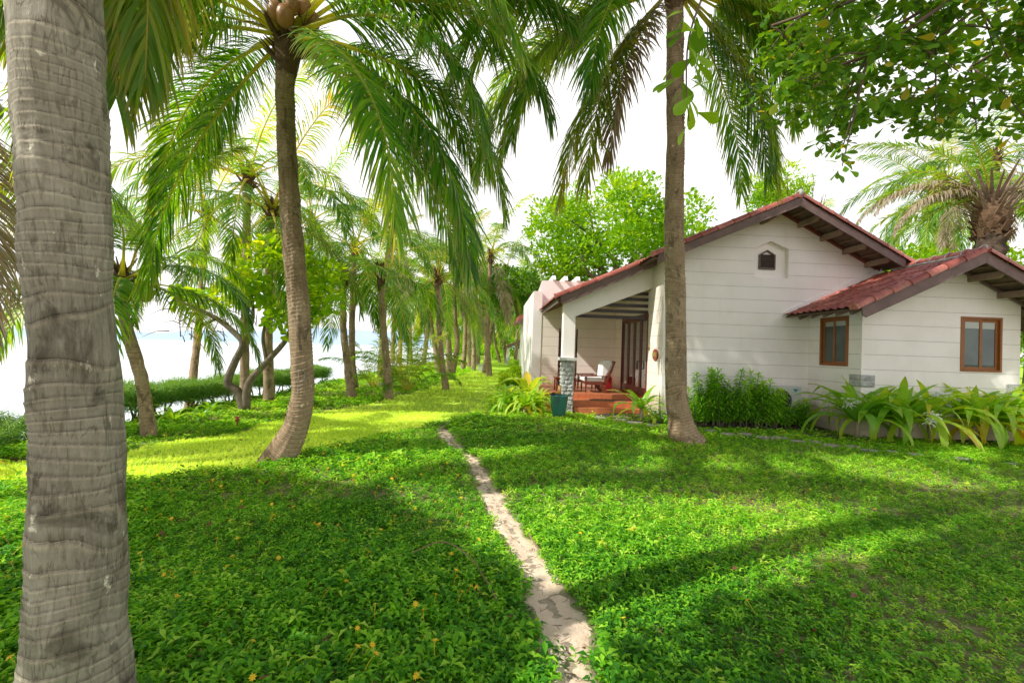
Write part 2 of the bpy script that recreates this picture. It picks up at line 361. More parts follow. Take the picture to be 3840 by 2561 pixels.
# ---------------------------------------------------------------- ground, path, sea, hills
gn1 = SN(3, 2, 12, .9); gn2 = SN(4, 2, 12, 3.5)
def gz(x, y):
    x = np.asarray(x, float); y = np.asarray(y, float)
    t = np.clip(-x - 6.3, 0, None)
    z = -np.minimum(.30 * t * t / (t + .8), 3.9)
    return z + .018 * gn1(x, y) * np.exp(-((x - 6) / 14) ** 2) * (y < 40) + .006 * gn2(x, y) * (y < 30)
PATH = np.array([(.40, .6), (.42, 2.19), (.46, 2.58), (.40, 3.05), (.28, 3.72), (.11, 4.39), (-.06, 5.36), (-.26, 6.37), (-.64, 7.47), (-1.0, 8.79), (-.9, 10.5), (-.54, 13.1), (-.3, 17), (.1, 22)])
PW = np.interp(np.arange(14), [0, 1, 3, 6, 8, 9, 13], [.2, .17, .18, .115, .10, .12, .16])
def path_dist(x, y):
    P = np.stack([x, y], -1); best = np.full(len(P), 9.); wb = np.full(len(P), .15)
    for i in range(len(PATH) - 1):
        a, b = PATH[i], PATH[i + 1]; d = b - a; t = np.clip(((P - a) @ d) / (d @ d), 0, 1)
        q = np.linalg.norm(P - a - t[:, None] * d, axis=1); m = q < best
        best[m] = q[m]; wb[m] = (PW[i] + (PW[i + 1] - PW[i]) * t)[m]
    return best, wb
def is_lawn(x, y):
    xu = np.interp(y, [3.5, 5.5, 6.15, 7.3, 9.7, 11.8, 16.5, 30], [-9, -6.3, -5.2, -4.6, -4.2, -3.5, -2.6, -1.5])
    xl = np.interp(y, [4.5, 5, 5.55, 6.7, 7.76, 8.95, 10.9, 15, 30], [-9, -4.3, -3.0, -2.4, -2.0, -1.5, -.2, .1, .8])
    e = .12 * gn2(x * .7, y * .7)
    return (x > xu + e) & (x < xl + e)

xs = np.concatenate([-np.geomspace(16, 26, 6)[::-1] , np.arange(-15, -9, .5), np.arange(-9, 12, .14), np.arange(12, 24, .6), np.geomspace(25, 4000, 22)])
ys = np.concatenate([-np.geomspace(6, 3000, 14)[::-1], np.arange(-5, 1, .5), np.arange(1, 24, .14), np.arange(24, 60, .8), np.geomspace(61, 6000, 24)])
X, Y = np.meshgrid(xs, ys); Z = gz(X, Y)
nx, ny = len(xs), len(ys); idx = np.arange(nx * ny).reshape(ny, nx)
Q = np.stack([idx[:-1, :-1], idx[:-1, 1:], idx[1:, 1:], idx[1:, :-1]], -1).reshape(-1, 4)
xf, yf = X.ravel(), Y.ravel()
pd, pw = path_dist(xf, yf)
zone = np.zeros((len(xf), 3)); zone[:, 0] = is_lawn(xf, yf); zone[:, 1] = np.clip((-xf - 8.5) / 2, 0, 1)
zone[:, 2] = np.clip(1.15 - pd / (pw + .05), 0, 1) * np.clip((11 - yf) / 3, 0, 1)
m, nt, out = new_mat('garden_soil_and_grass')
at = N(nt, 'ShaderNodeAttribute'); at.attribute_name = 'lc'
sp = nt.nodes.new('ShaderNodeSeparateColor'); nt.links.new(at.outputs['Color'], sp.inputs[0])
v = coords(nt); a1 = noise(nt, v, 1.1, 5); a2 = noise(nt, v, 14, 6, .7); a3 = noise(nt, v, 70, 4, .7)
soil = ramp(nt, [(.3, (.14, .12, .05)), (.5, (.26, .24, .11)), (.72, (.52, .38, .26))], a2)
far = ramp(nt, [(.3, (.26, .50, .02)), (.7, (.50, .72, .06))], a1)
law = ramp(nt, [(.3, (.36, .58, .04)), (.5, (.55, .76, .08)), (.75, (.70, .84, .18))], a3)
c = mixc(nt, soil.outputs[0], law.outputs[0], sp.outputs[0])
cam_d = nt.nodes.new('ShaderNodeSeparateXYZ'); nt.links.new(v, cam_d.inputs[0])
fr = N(nt, 'ShaderNodeMapRange'); nt.links.new(cam_d.outputs[1], fr.inputs[0]); fr.inputs[1].default_value = 12; fr.inputs[2].default_value = 26
c = mixc(nt, c, far.outputs[0], fr.outputs[0])
c = mixc(nt, c, (.66, .60, .50), sp.outputs[1])
sand = ramp(nt, [(.3, (.36, .27, .20)), (.5, (.52, .41, .32)), (.75, (.62, .51, .42))], a2)
pm = N(nt, 'ShaderNodeMath', operation='ADD'); nt.links.new(sp.outputs[2], pm.inputs[0])
q = N(nt, 'ShaderNodeMath', operation='MULTIPLY_ADD'); nt.links.new(a2, q.inputs[0]); q.inputs[1].default_value = .9; q.inputs[2].default_value = -.55; nt.links.new(q.outputs[0], pm.inputs[1]); pm.use_clamp = True
c = mixc(nt, c, sand.outputs[0], pm.outputs[0])
p = N(nt, 'ShaderNodeBsdfPrincipled'); p.inputs['Roughness'].default_value = .95; p.inputs['Specular IOR Level'].default_value = .1
nt.links.new(c, p.inputs['Base Color']); nt.links.new(bump(nt, a3, .8, .015, bump(nt, a2, .5, .03)), p.inputs['Normal']); nt.links.new(p.outputs[0], out.inputs[0])
g = link('ground', np_mesh('ground', np.stack([xf, yf, Z.ravel()], 1), Q, lc=zone, smooth=True), m); tag(g, kind='structure')

# sandy footpath, a strip with a ragged edge lying on the ground
def strip(pts, wid, step, seed, zoff=.012, wob=.05):
    P = []; L = 0
    seg = np.linalg.norm(np.diff(pts, axis=0), axis=1); cum = np.concatenate([[0], np.cumsum(seg)])
    s = np.arange(0, cum[-1], step); cx = np.interp(s, cum, pts[:, 0]); cyy = np.interp(s, cum, pts[:, 1]); ww = np.interp(s, cum, wid)
    k = 7
    for _ in range(6):
        cx[1:-1] = (cx[:-2] + 2 * cx[1:-1] + cx[2:]) / 4; cyy[1:-1] = (cyy[:-2] + 2 * cyy[1:-1] + cyy[2:]) / 4
    tx = np.gradient(cx); ty = np.gradient(cyy); l = np.hypot(tx, ty); px, py = ty / l, -tx / l
    n = SN(seed, 2, 14, 9); n2 = SN(seed + 1, 2, 10, 25); V = []
    for j in range(k):
        q = (j / (k - 1) - .5) * 2
        e = ww * q + (n(cx, cyy + q * 3) * wob + n2(cx, cyy + q) * wob * .5) * (abs(q) ** 2)
        x = cx + px * e; y = cyy + py * e
        V.append(np.stack([x, y, gz(x, y) + zoff - .03 * abs(q) ** 6 - .012 * (1 - abs(q)) + .004 * n2(x * 2, y * 2)], 1))
    V = np.stack(V, 1).reshape(-1, 3); i = np.arange(len(s) - 1)[:, None] * k + np.arange(k - 1)[None]; i = i.ravel()
    return V, np.stack([i, i + 1, i + k + 1, i + k], 1)
V, Fq = strip(PATH[:10], PW[:10] + .02, .03, 21, wob=.075)
m, nt, out = new_mat('trodden_sand'); v = coords(nt); a1 = noise(nt, v, 6, 6, .7); a2 = noise(nt, v, 45, 5, .75)
c1 = ramp(nt, [(.25, (.60, .43, .30)), (.45, (.80, .61, .46)), (.7, (.90, .73, .59))], a1)
c2 = ramp(nt, [(.28, (.55, .42, .33)), (.5, (1, 1, 1))], a2)
c = mixc(nt, c1.outputs[0], c2.outputs[0], .3, 'MULTIPLY')
p = N(nt, 'ShaderNodeBsdfPrincipled'); p.inputs['Roughness'].default_value = .95; p.inputs['Specular IOR Level'].default_value = .1
nt.links.new(c, p.inputs['Base Color']); nt.links.new(bump(nt, a2, .5, .008, bump(nt, a1, .6, .05)), p.inputs['Normal']); nt.links.new(p.outputs[0], out.inputs[0])
o = link('path', np_mesh('path', V, Fq, smooth=True), m); tag(o, 'narrow sandy footpath worn through the ground cover', 'path', kind='structure')

# beach is part of the ground; the sea lies beyond it
m, nt, out = new_mat('shallow_sea'); v = coords(nt, (1, .25, 1)); a1 = noise(nt, v, .05, 5, .6); a2 = noise(nt, v, 1.2, 6, .6)
sx = nt.nodes.new('ShaderNodeSeparateXYZ'); nt.links.new(coords(nt), sx.inputs[0])
mr = N(nt, 'ShaderNodeMapRange'); nt.links.new(sx.outputs[0], mr.inputs[0]); mr.inputs[1].default_value = -60; mr.inputs[2].default_value = -700
cn = mixc(nt, (.80, .88, .88), (.30, .58, .74), mr.outputs[0])
p = N(nt, 'ShaderNodeBsdfPrincipled'); p.inputs['Roughness'].default_value = .35
nt.links.new(cn, p.inputs['Base Color']); nt.links.new(bump(nt, a2, .25, .2), p.inputs['Normal']); nt.links.new(p.outputs[0], out.inputs[0])
b = MB(); b.add([(-14, -3000, -3.2), (-14, 9000, -3.2), (-9500, 9000, -3.2), (-9500, -3000, -3.2)], [(0, 1, 2, 3)])
o = b.build('sea', m); tag(o, kind='structure')
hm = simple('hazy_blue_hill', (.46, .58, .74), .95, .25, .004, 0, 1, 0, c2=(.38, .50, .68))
hx = np.linspace(-3900, 500, 90); hn = SN(9, 1, 8, .004)
hh = np.interp(hx, [-3900, -2900, -2350, -2100, -1800, -1500, -1300, -900, 500], [25, 45, 40, 74, 60, 84, 110, 95, 60]) + 7 * hn(hx[:, None][:, 0])
V = []; 
for j, q in enumerate((0, .35, .7, 1.0, .6, 0)):
    V.append(np.stack([hx, 2950 + j * 110 + 0 * hx, -4 + hh * q + (4 * SN(11 + j, 1, 8, .01)(hx) if 0 < j < 5 else 0)], 1))
V = np.stack(V, 1).reshape(-1, 3); i = (np.arange(89)[:, None] * 6 + np.arange(5)[None]).ravel()
o = link('hills', np_mesh('hills', V, np.stack([i, i + 6, i + 7, i + 1], 1), smooth=True), hm); tag(o, kind='structure')

# ---------------------------------------------------------------- ground cover and lawn
def leaf_tpl(d, ln, wd, curl, base, fold=.25):
    """5-vertex folded leaf in direction d (unit, 3), curling down"""
    d = np.array(d, float); s = np.cross(d, (0, 0, 1)); s /= max(1e-6, np.linalg.norm(s)); up = np.cross(s, d)
    base = np.array(base, float); mid = base + d * ln * .5; tip = base + d * ln + np.array((0, 0, -curl * ln))
    return [base, mid - up * wd * fold, tip, mid + s * wd / 2 + up * wd * .1, mid - s * wd / 2 + up * wd * .1], [(0, 3, 1), (0, 1, 4), (1, 3, 2), (1, 2, 4)]
def sprig(seed, nl, ln, wd, h):
    q = np.random.RandomState(seed); V = []; Fc = []; c = []
    for k in range(nl):
        a = k * 2.4 + q.uniform(-.4, .4); el = q.uniform(-.05, .62); z = h * (.45 + .55 * k / nl)
        d = (math.cos(a) * math.cos(el), math.sin(a) * math.cos(el), math.sin(el))
        v, fc = leaf_tpl(d, ln * q.uniform(.7, 1.15), wd * q.uniform(.8, 1.2), q.uniform(.1, .5), (q.uniform(-.01, .01), q.uniform(-.01, .01), z))
        b = len(V); V += v; Fc += [tuple(i + b for i in t) for t in fc]; rr = q.uniform(-.2, .2) + .15 * k / nl
        c += [(rr, t, 0) for t in (0, .5, .7, .5, .5)]
    return np.array(V), np.array(Fc), np.array(c)
def scatter(tpls, P, scale, lift=0, tint=None, tilt=.35, seed=0):
    q = np.random.RandomState(seed); n = len(P); which = q.randint(0, len(tpls), n); Vs = []; Fs = []; Cs = []; off = 0
    for t, (V, Fc, C) in enumerate(tpls):
        s = np.where(which == t)[0]; k = len(s)
        if not k: continue
        a = q.uniform(0, 2 * PI, k); ca, sa = np.cos(a), np.sin(a)
        W = V[None] * scale[s][:, None, None]
        x = W[..., 0] * ca[:, None] - W[..., 1] * sa[:, None]; y = W[..., 0] * sa[:, None] + W[..., 1] * ca[:, None]; z = W[..., 2]
        tx, ty = q.normal(0, tilt, (2, k)) * .7
        z2 = z + x * tx[:, None] + y * ty[:, None]; x = x - z * tx[:, None]; y = y - z * ty[:, None]
        out = np.stack([x, y, np.maximum(z2, .002)], -1) + P[s][:, None, :]
        Vs.append(out.reshape(-1, 3)); Fs.append((Fc[None] + (np.arange(k) * len(V) + off)[:, None, None]).reshape(-1, Fc.shape[1])); off += k * len(V)
        cc = np.repeat(C[None], k, 0).copy(); cc[..., 0] += (tint[s] if tint is not None else np.full(k, .4))[:, None]; Cs.append(cc.reshape(-1, 3))
    return np.concatenate(Vs), np.concatenate(Fs), np.clip(np.concatenate(Cs), 0, 1)
def wedge(n, y0, y1, q, slope=1.6, xmin=-99, xmax=99):
    y = np.sqrt(q.uniform(y0 ** 2, y1 ** 2, n)); x = q.uniform(-1, 1, n) * (slope * y + .4) + .036 * y
    k = (x > xmin) & (x < xmax); return x[k], y[k]
HOUSE_EX = [(1.35, 2.4, 11.4, 16), (2.0, 4.2, 11.4, 16), (3.9, 12, 10.6, 30), (7.5, 30, 9.0, 30), (3.95, 14.5, 9.75, 11.0)]
cv1 = SN(31, 2, 14, 1.3); cv2 = SN(32, 2, 14, 4)
PALM_FEET = [(-2.75, 6.07, .20), (3.5, 8.18, .27), (-1.72, 1.9, .25), (-5.45, 7.34, .15)]
STONES = [(2.75, 11.15, .42), (3.15, 10.95, .40), (2.55, 10.75, .3), (3.0, 10.5, .34), (3.25, 10.25, .3), (3.75, 10.35, .3), (3.55, 9.95, .3), (4.05, 9.95, .28), (4.2, 9.55, .26), (4.55, 9.35, .28), (4.75, 9.0, .26), (5.15, 9.05, .28), (5.3, 8.72, .24), (5.65, 8.72, .27), (5.8, 8.38, .25), (6.1, 8.35, .22), (6.15, 8.02, .27), (6.5, 7.95, .24), (6.55, 7.65, .27), (6.95, 7.65, .22), (7.15, 7.42, .27), (7.75, 7.2, .25), (8.3, 6.95, .22)]
def cover_ok(x, y, q, thin=True):
    k = (x > -7.0) & ~is_lawn(x, y)
    d, w_ = path_dist(x, y); k &= (d > w_ * q.uniform(.50, 1.22, len(x)) + .02 + .05 * cv2(x * 2, y * 2)) | (y > 8.8) & (d > .05) | (y > 11)
    for a, b_, c_, d_ in HOUSE_EX: k &= ~((x > a) & (x < b_) & (y > c_) & (y < d_))
    for a, b_, r_ in PALM_FEET: k &= np.hypot(x - a, y - b_) > r_ * .9
    for a, b_, r_ in STONES: k &= np.hypot(x - a, y - b_) > r_ * .50
    if thin:
        dens = 1 - np.clip((x - .7) / 2, 0, 1) * (.22 + .26 * (cv1(x, y) > .1)) * np.clip((8 - y) / 3, 0, 1) - .22 * np.clip((cv2(x * .6, y * .6) - .8) * 2, 0, 1)
        k &= q.uniform(0, 1, len(x)) < dens
    return k
TP = [sprig(100 + i, 6 + i % 3, .034 + .004 * (i % 4), .0145, .068) for i in range(8)]
TPf = [sprig(200 + i, 4, .062, .028, .055) for i in range(6)]
def make_cover(n, y0, y1, tp, s0, name, seed, xmin=-99):
    q = np.random.RandomState(seed); x, y = wedge(n, y0, y1, q, xmin=xmin); k = cover_ok(x, y, q); x, y = x[k], y[k]
    right = np.clip((x - .3) / 2.5, 0, 1)
    P = np.stack([x, y, gz(x, y) - .012 + .025 * np.clip(cv2(x, y), -1, 1.5) * (x < .6)], 1)
    tint = .33 + .13 * cv1(x, y) * .6 + .08 * right + q.normal(0, .16, len(x)) + .10 * np.clip((y - 6) / 6, 0, 1)
    sc_ = s0 * np.where(q.uniform(0, 1, len(x)) < .05, 1.5, 1.0) * q.uniform(.65, 1.3, len(x)) * (1 + .15 * cv2(x * .5, y * .5)) * (1 - .18 * right)
    return scatter(tp, P, sc_, tint=tint, seed=seed + 1, tilt=.22)
parts = [make_cover(56000, 1.2, 4.6, TP, 1.0, '', 41), make_cover(58000, 4.6, 8.4, TP, 1.1, '', 43), make_cover(54000, 8.4, 14, TPf, 1.2, '', 45, -6.8), make_cover(66000, 14, 34, TPf, 1.9, '', 47, -6.8)]
V = np.concatenate([p_[0] for p_ in parts]); off = np.cumsum([0] + [len(p_[0]) for p_ in parts[:-1]])
Fc = np.concatenate([p_[1] + o_ for p_, o_ in zip(parts, off)]); C = np.concatenate([p_[2] for p_ in parts])
o = link('ground_cover', np_mesh('ground_cover', V, Fc, lc=C), COVER)
tag(o, 'low creeping green ground cover with small pointed leaves carpeting the garden', 'ground cover', kind='stuff')
# lawn
def tuft(seed, nb, h, wd):
    q = np.random.RandomState(seed); V = []; Fc = []; c = []
    for k in range(nb):
        a = q.uniform(0, 6.28); l = q.uniform(.2, .9); r0 = q.uniform(0, .03, 2) - .015; hh = h * q.uniform(.5, 1.1); s = np.array((-math.sin(a), math.cos(a), 0)) * wd / 2
        b0 = np.array((r0[0], r0[1], 0)); md = b0 + np.array((math.cos(a) * l * hh * .35, math.sin(a) * l * hh * .35, hh * .6)); tp = b0 + np.array((math.cos(a) * l * hh, math.sin(a) * l * hh, hh))
        b = len(V); V += [b0 - s, b0 + s, md + s, md - s, tp]; Fc += [(b, b + 1, b + 2), (b, b + 2, b + 3), (b + 3, b + 2, b + 4)]; rr = q.uniform(-.2, .2)
        c += [(rr, t, 0) for t in (0, 0, .5, .5, 1)]
    return np.array(V), np.array(Fc), np.array(c)
TG = [tuft(300 + i, 7, .045, .006) for i in range(6)]
q = np.random.RandomState(51); x1, y1 = wedge(118000, 4.5, 11, q, xmin=-6.5, xmax=.8); x2, y2 = wedge(78000, 11, 30, q, xmin=-6, xmax=1.5)
x = np.concatenate([x1, x2]); y = np.concatenate([y1, y2]); k = is_lawn(x, y) & ((q.uniform(0, 1, len(x)) < .5) | (path_dist(x, y)[0] > .3)); x, y = x[k], y[k]
V, Fc, C = scatter(TG, np.stack([x, y, gz(x, y) - .004], 1), np.where(y < 11, 1.0, 1.6) * q.uniform(.6, 1.2, len(x)), tint=.5 + .14 * cv1(x * 1.5, y * 1.5) + q.normal(0, .1, len(x)), seed=52)
o = link('lawn_grass', np_mesh('lawn_grass', V, Fc, lc=C), GRASS); tag(o, 'short bright green lawn grass in a band across the garden', 'grass', kind='stuff')
q = np.random.RandomState(59); n = 1500; x, y = wedge(n, 1.8, 9, q, xmin=-5); k = cover_ok(x, y, q, False) | (q.uniform(0, 1, len(x)) < .15); x, y = x[k], y[k]
TL = [sprig(400 + i, 1, .05, .022, .01) for i in range(4)]
V, Fc, C = scatter(TL, np.stack([x, y, gz(x, y) + q.uniform(.01, .055, len(x))], 1), q.uniform(.5, 1.4, len(x)), seed=60, tilt=.8)
o = link('fallen_leaves', np_mesh('fallen_leaves', V, Fc, lc=C), DRYL); tag(o, 'small dry brown leaves caught in the ground cover', 'fallen leaves', kind='stuff')
# litter of twigs and dead bits on the soil
b = MB(); q = np.random.RandomState(61)
for i in range(800):
    y = math.sqrt(q.uniform(1.7 ** 2, 8 ** 2)); x = q.uniform(-.6, .85) * 1.15 * y if i % 3 else np.interp(y, PATH[:10, 1], PATH[:10, 0]) + q.uniform(-.2, .2)
    if is_lawn(np.array([x]), np.array([y]))[0]: continue
    a = q.uniform(0, 3.1); l = q.uniform(.02, .09); z = float(gz(x, y)) + .010
    p0 = (x, y, z); p1 = (x + l * .5 * math.cos(a), y + l * .5 * math.sin(a), z + q.uniform(.002, .012)); p2 = (x + l * math.cos(a + .3), y + l * math.sin(a + .3), z + .002)
    b.tube([p0, p1, p2], [.0015, .002, .001], 4)
o = b.build('plant_litter', TWIG); tag(o, 'scattered short dry twigs and stems on the soil and path', 'litter', kind='stuff')

# ---------------------------------------------------------------- palms
def frond_mesh(name, L=4.2, e0=20, droop=95, seed=0, n=90, K=5, lw=.032, ll=.88, sag=.27, petiole=.2, tip=1., side_curve=0., rr=.028, tint=.4, spread=.25, sagv=.5):
    q = np.random.RandomState(seed); M = 48; s = np.linspace(0, 1, M); e = R(e0) - R(droop) * s ** 1.35
    az = side_curve * s ** 2; T = np.stack([np.cos(e) * np.cos(az), np.cos(e) * np.sin(az), np.sin(e)], 1); P = np.concatenate([[np.zeros(3)], np.cumsum((T[1:] + T[:-1]) / 2 * (L / (M - 1)), 0)])
    V = []; Fq = []; C = []; off = 0
    # rachis
    sidev = np.stack([-np.sin(az), np.cos(az), 0 * az], 1); upv = np.cross(T, sidev)
    rad = rr * (1 - s) ** .9 + .0035; wide = 1 + 1.6 * np.exp(-s * 14); nr = 6
    ring = []
    for k in range(nr):
        a = 2 * PI * k / nr; ring.append(P + sidev * (np.cos(a) * rad * wide)[:, None] + upv * (np.sin(a) * rad * .8)[:, None])
    RV = np.stack(ring, 1).reshape(-1, 3); i = (np.arange(M - 1)[:, None] * nr + np.arange(nr)[None]).ravel(); j = (np.arange(M - 1)[:, None] * nr + (np.arange(nr)[None] + 1) % nr).ravel()
    V.append(RV); Fq.append(np.stack([i, j, j + nr, i + nr], 1)); C.append(np.stack([np.full(len(RV), .5), np.zeros(len(RV)), np.ones(len(RV))], 1)); off = len(RV)
    # leaflets
    m2 = n * 2; uu = np.repeat((np.arange(n) + .5) / n, 2); sidesgn = np.tile([1, -1], n); uu = np.clip(uu + q.uniform(-.3, .3, m2) / n, 0, 1)
    keep = q.uniform(0, 1, m2) > .05; uu, sidesgn = uu[keep], sidesgn[keep]; m2 = len(uu)
    ss = petiole + (1 - petiole) * uu; fi = ss * (M - 1); i0 = np.clip(fi.astype(int), 0, M - 2); fr = (fi - i0)[:, None]
    p = P[i0] * (1 - fr) + P[i0 + 1] * fr; t = T[i0]; sv = sidev[i0] * sidesgn[:, None]; up = upv[i0]
    fa = np.deg2rad(28 + 42 * uu ** 1.5 + q.normal(0, 5, m2)); d = sv * np.cos(fa)[:, None] + t * np.sin(fa)[:, None] + up * (-.12 + spread * q.normal(1, .5, m2))[:, None]
    d /= np.linalg.norm(d, axis=1)[:, None]
    l = ll * (.30 + .70 * np.sin(PI * np.clip(.16 + .80 * uu, 0, 1)) ** .8) * q.uniform(.85, 1.1, m2)
    sg = sag * q.uniform(1 - sagv, 1 + sagv, m2)
    pts = [p]; dirs = [d]
    for k in range(K):
        d = d + np.array((0, 0, -1.)) * (sg * (1 if k else .35))[:, None] * (5 / K); d /= np.linalg.norm(d, axis=1)[:, None]
        pts.append(pts[-1] + d * (l / K)[:, None]); dirs.append(d)
    tw = q.normal(0, .35, m2); vv = []; cc = []
    rnd = np.clip(tint + q.normal(0, .14, m2) + .12 * np.sin(uu * 9 + seed), 0, 1)
    for k in range(K + 1):
        f_ = k / K; w_ = t - (t * dirs[k]).sum(1)[:, None] * dirs[k]; w_ /= np.maximum(np.linalg.norm(w_, axis=1), 1e-5)[:, None]
        b_ = np.cross(dirs[k], w_); w_ = w_ * np.cos(tw)[:, None] + b_ * np.sin(tw)[:, None]
        ww = lw * np.interp(f_, [0, .15, .5, .8, 1], [.45, 1, .95, .6, .08]) / 2
        vv += [pts[k] - w_ * ww, pts[k] + w_ * ww]; g_ = np.clip(np.full(m2, f_) * tip + (q.uniform(0, .1, m2)), 0, 1)
        cc += [np.stack([rnd, g_, 0 * rnd], 1)] * 2
    nv = 2 * (K + 1); V.append(np.stack(vv, 1).reshape(-1, 3)); C.append(np.stack(cc, 1).reshape(-1, 3))
    b0 = np.arange(m2)[:, None] * nv + off; ks = np.arange(K)[None] * 2
    i = (b0 + ks).ravel(); Fq.append(np.stack([i, i + 1, i + 3, i + 2], 1))
    return np.concatenate(V), np.concatenate(Fq), np.concatenate(C)
LIBC = {}
def flib(res, cls, var, mat_):
    key = (res, cls, var, mat_)
    if key in LIBC: return LIBC[key]
    e0, dr = {6: (78, 45), 5: (62, 78), 4: (44, 92), 3: (24, 98), 2: (2, 88), 1: (-22, 62), 0: (-48, 38)}[cls]
    kw = dict(hi=dict(n=140, K=6, lw=.027), mid=dict(n=64, K=4, lw=.036), low=dict(n=30, K=3, lw=.07))[res]
    tint = {6: .62, 5: .5, 4: .42, 3: .36, 2: .36, 1: .42, 0: .55}[cls]
    V, Fq, C = frond_mesh('frond', L=4.2, e0=e0, droop=dr, seed=cls * 7 + var * 31 + len(res), tint=tint, side_curve=(-.25, .25, .1)[var % 3], **kw)
    me = np_mesh('frond', V, Fq, lc=C); me.materials.append({'g': FROND, 'y': FROND_YEL, 'd': FROND_DRY}[mat_]); LIBC[key] = (me, V, Fq, C); return LIBC[key]

def catmull(pts, n):
    P = np.array(pts, float); P = np.vstack([2 * P[0] - P[1], P, 2 * P[-1] - P[-2]]); m_ = len(P) - 3; t = np.linspace(0, m_ - 1e-6, n); i = t.astype(int); f_ = (t - i)[:, None]
    p0, p1, p2, p3 = P[i], P[i + 1], P[i + 2], P[i + 3]
    return .5 * (2 * p1 + (p2 - p0) * f_ + (2 * p0 - 5 * p1 + 4 * p2 - p3) * f_ ** 2 + (3 * p1 - p0 - 3 * p2 + p3) * f_ ** 3)
def trunk(name, pts, rads, mat_, parent, nseg=200, nrad=32, spacing=.09, amp=.012, seed=0, slant=.35, rough=.006):
    """pts: world centre line from the ground up; rads: radius at each point"""
    C0 = catmull(pts, nseg); q = np.linspace(0, 1, nseg); rad = np.interp(q, np.linspace(0, 1, len(rads)), rads)
    L = np.concatenate([[0], np.cumsum(np.linalg.norm(np.diff(C0, axis=0), axis=1))])
    T = np.gradient(C0, axis=0); T /= np.linalg.norm(T, axis=1)[:, None]; a = np.cross(T, (0, 1, 0)); a = np.cross(T, np.cross(a, T)) * 0 + np.cross((0, 1, 0), T); a /= np.linalg.norm(a, axis=1)[:, None]; b_ = np.cross(T, a)
    th = np.linspace(0, 2 * PI, nrad + 1)[:-1]; TH, LL = np.meshgrid(th, L)
    n1 = SN(seed + 1, 3, 12, 1.2); n2 = SN(seed + 2, 3, 14, 1.0)
    cx, sx_ = np.cos(TH), np.sin(TH)
    ph = LL / spacing + slant * np.sin(TH + seed + LL * 1.3) + .42 * n1(cx * 1.1, sx_ * 1.1, LL * 6) + 1.5 * n1(cx * 0, sx_ * 0, LL * 3.2)
    saw = ph - np.floor(ph); ringh = np.where(saw < .9, .25 + .75 * (saw / .9) ** 3, (1 - saw) / .1)
    wgt = .15 + .85 * np.clip(.5 + .8 * n2(cx * 1.2, sx_ * 1.2, LL * 3), 0, 1)
    dr = amp * (ringh - .4) * wgt + rough * n2(cx * 3, sx_ * 3, LL * 9) + rough * .6 * n1(cx * 9, sx_ * 9, LL * 5)
    rr_ = rad[:, None] + dr
    V = C0[:, None, :] + a[:, None, :] * (cx * rr_)[..., None] + b_[:, None, :] * (sx_ * rr_)[..., None]
    # duplicate seam for UVs
    V = np.concatenate([V, V[:, :1]], 1); saw = np.concatenate([saw, saw[:, :1]], 1); nr = nrad + 1
    U = np.linspace(0, 1, nr)[None].repeat(nseg, 0) * round(2 * PI * float(np.mean(rad)) * 1.0, 2); uv = np.stack([U + seed * .37, LL[:, :1].repeat(nr, 1)], -1).reshape(-1, 2)
    i = (np.arange(nseg - 1)[:, None] * nr + np.arange(nrad)[None]).ravel()
    me = np_mesh(name, V.reshape(-1, 3), np.stack([i, i + 1, i + nr + 1, i + nr], 1), uv=uv, ring=saw.ravel(), smooth=True)
    return link(name, me, mat_, parent), C0

def place_frond(root, top, cls, az, res, var=0, s=1., mat_='g', roll=0, label=None, off=.08):
    me = flib(res, cls, var, mat_)[0]; o = bpy.data.objects.new('frond', me); COL.objects.link(o); o.parent = root
    t = np.array(top) - np.array(root.location); o.location = (t[0] + off * math.cos(R(az)), t[1] + off * math.sin(R(az)), t[2] + .035 * (cls - 3)); o.rotation_euler = (roll, 0, R(az)); o.scale = (s, s, s)
    if label: o['label'] = label
    return o
def fibre_boss(root, top, rad=.2):
    b = MB(); q = np.random.RandomState(5); t = np.array(top)
    for k in range(42):
        a = q.uniform(0, 6.28); z = q.uniform(-.42, .12); e = q.uniform(.3, 1.2); p0 = t + (math.cos(a) * rad * .6, math.sin(a) * rad * .6, z); d = np.array((math.cos(a) * math.cos(e), math.sin(a) * math.cos(e), math.sin(e)))
        b.bar(p0, p0 + d * q.uniform(.18, .4), q.uniform(.05, .11), .012, taper=.25)
    prof = [(rad * .75, t[2] - .55), (rad * 1.0, t[2] - .3), (rad * 1.05, t[2] - .08), (rad * .7, t[2] + .12), (rad * .25, t[2] + .3)]
    b.lathe(prof, t[0], t[1], 14); return b.build('crown_fibre', HUSK, root)
def coconuts(root, top, n, mat_, seed=0, r=.13, drop=.22, a0=0, a1=6.28):
    q = np.random.RandomState(seed)
    for k in range(n):
        a = a0 + (a1 - a0) * (k + .5) / n + q.uniform(-.2, .2); b = MB(); c = (top[0] + math.cos(a) * .30, top[1] + math.sin(a) * .30, top[2] - drop - q.uniform(-.1, .14))
        b.ball(c, r * q.uniform(.9, 1.1), 10, sq=(.85, .85, 1.1)); b.build('coconut', mat_, root, smooth=True)
def stalks(root, top, n, seed=3):
    b = MB(); q = np.random.RandomState(seed)
    for k in range(n):
        a = q.uniform(0, 6.28); p = np.array(top) + (0, 0, -.1); 
        for j in range(9):
            e = q.uniform(-.2, .9); l = q.uniform(.25, .5); a2 = a + q.normal(0, .35); d = np.array((math.cos(a2) * math.cos(e), math.sin(a2) * math.cos(e), math.sin(e)))
            p1 = np.array(top) + np.array((math.cos(a) * .25, math.sin(a) * .25, .05)); b.tube([p1, p1 + d * l * .5, p1 + d * l + (0, 0, -.08)], [.006, .004, .002], 4)
    return b.build('flower_stalk', TWIG, root)
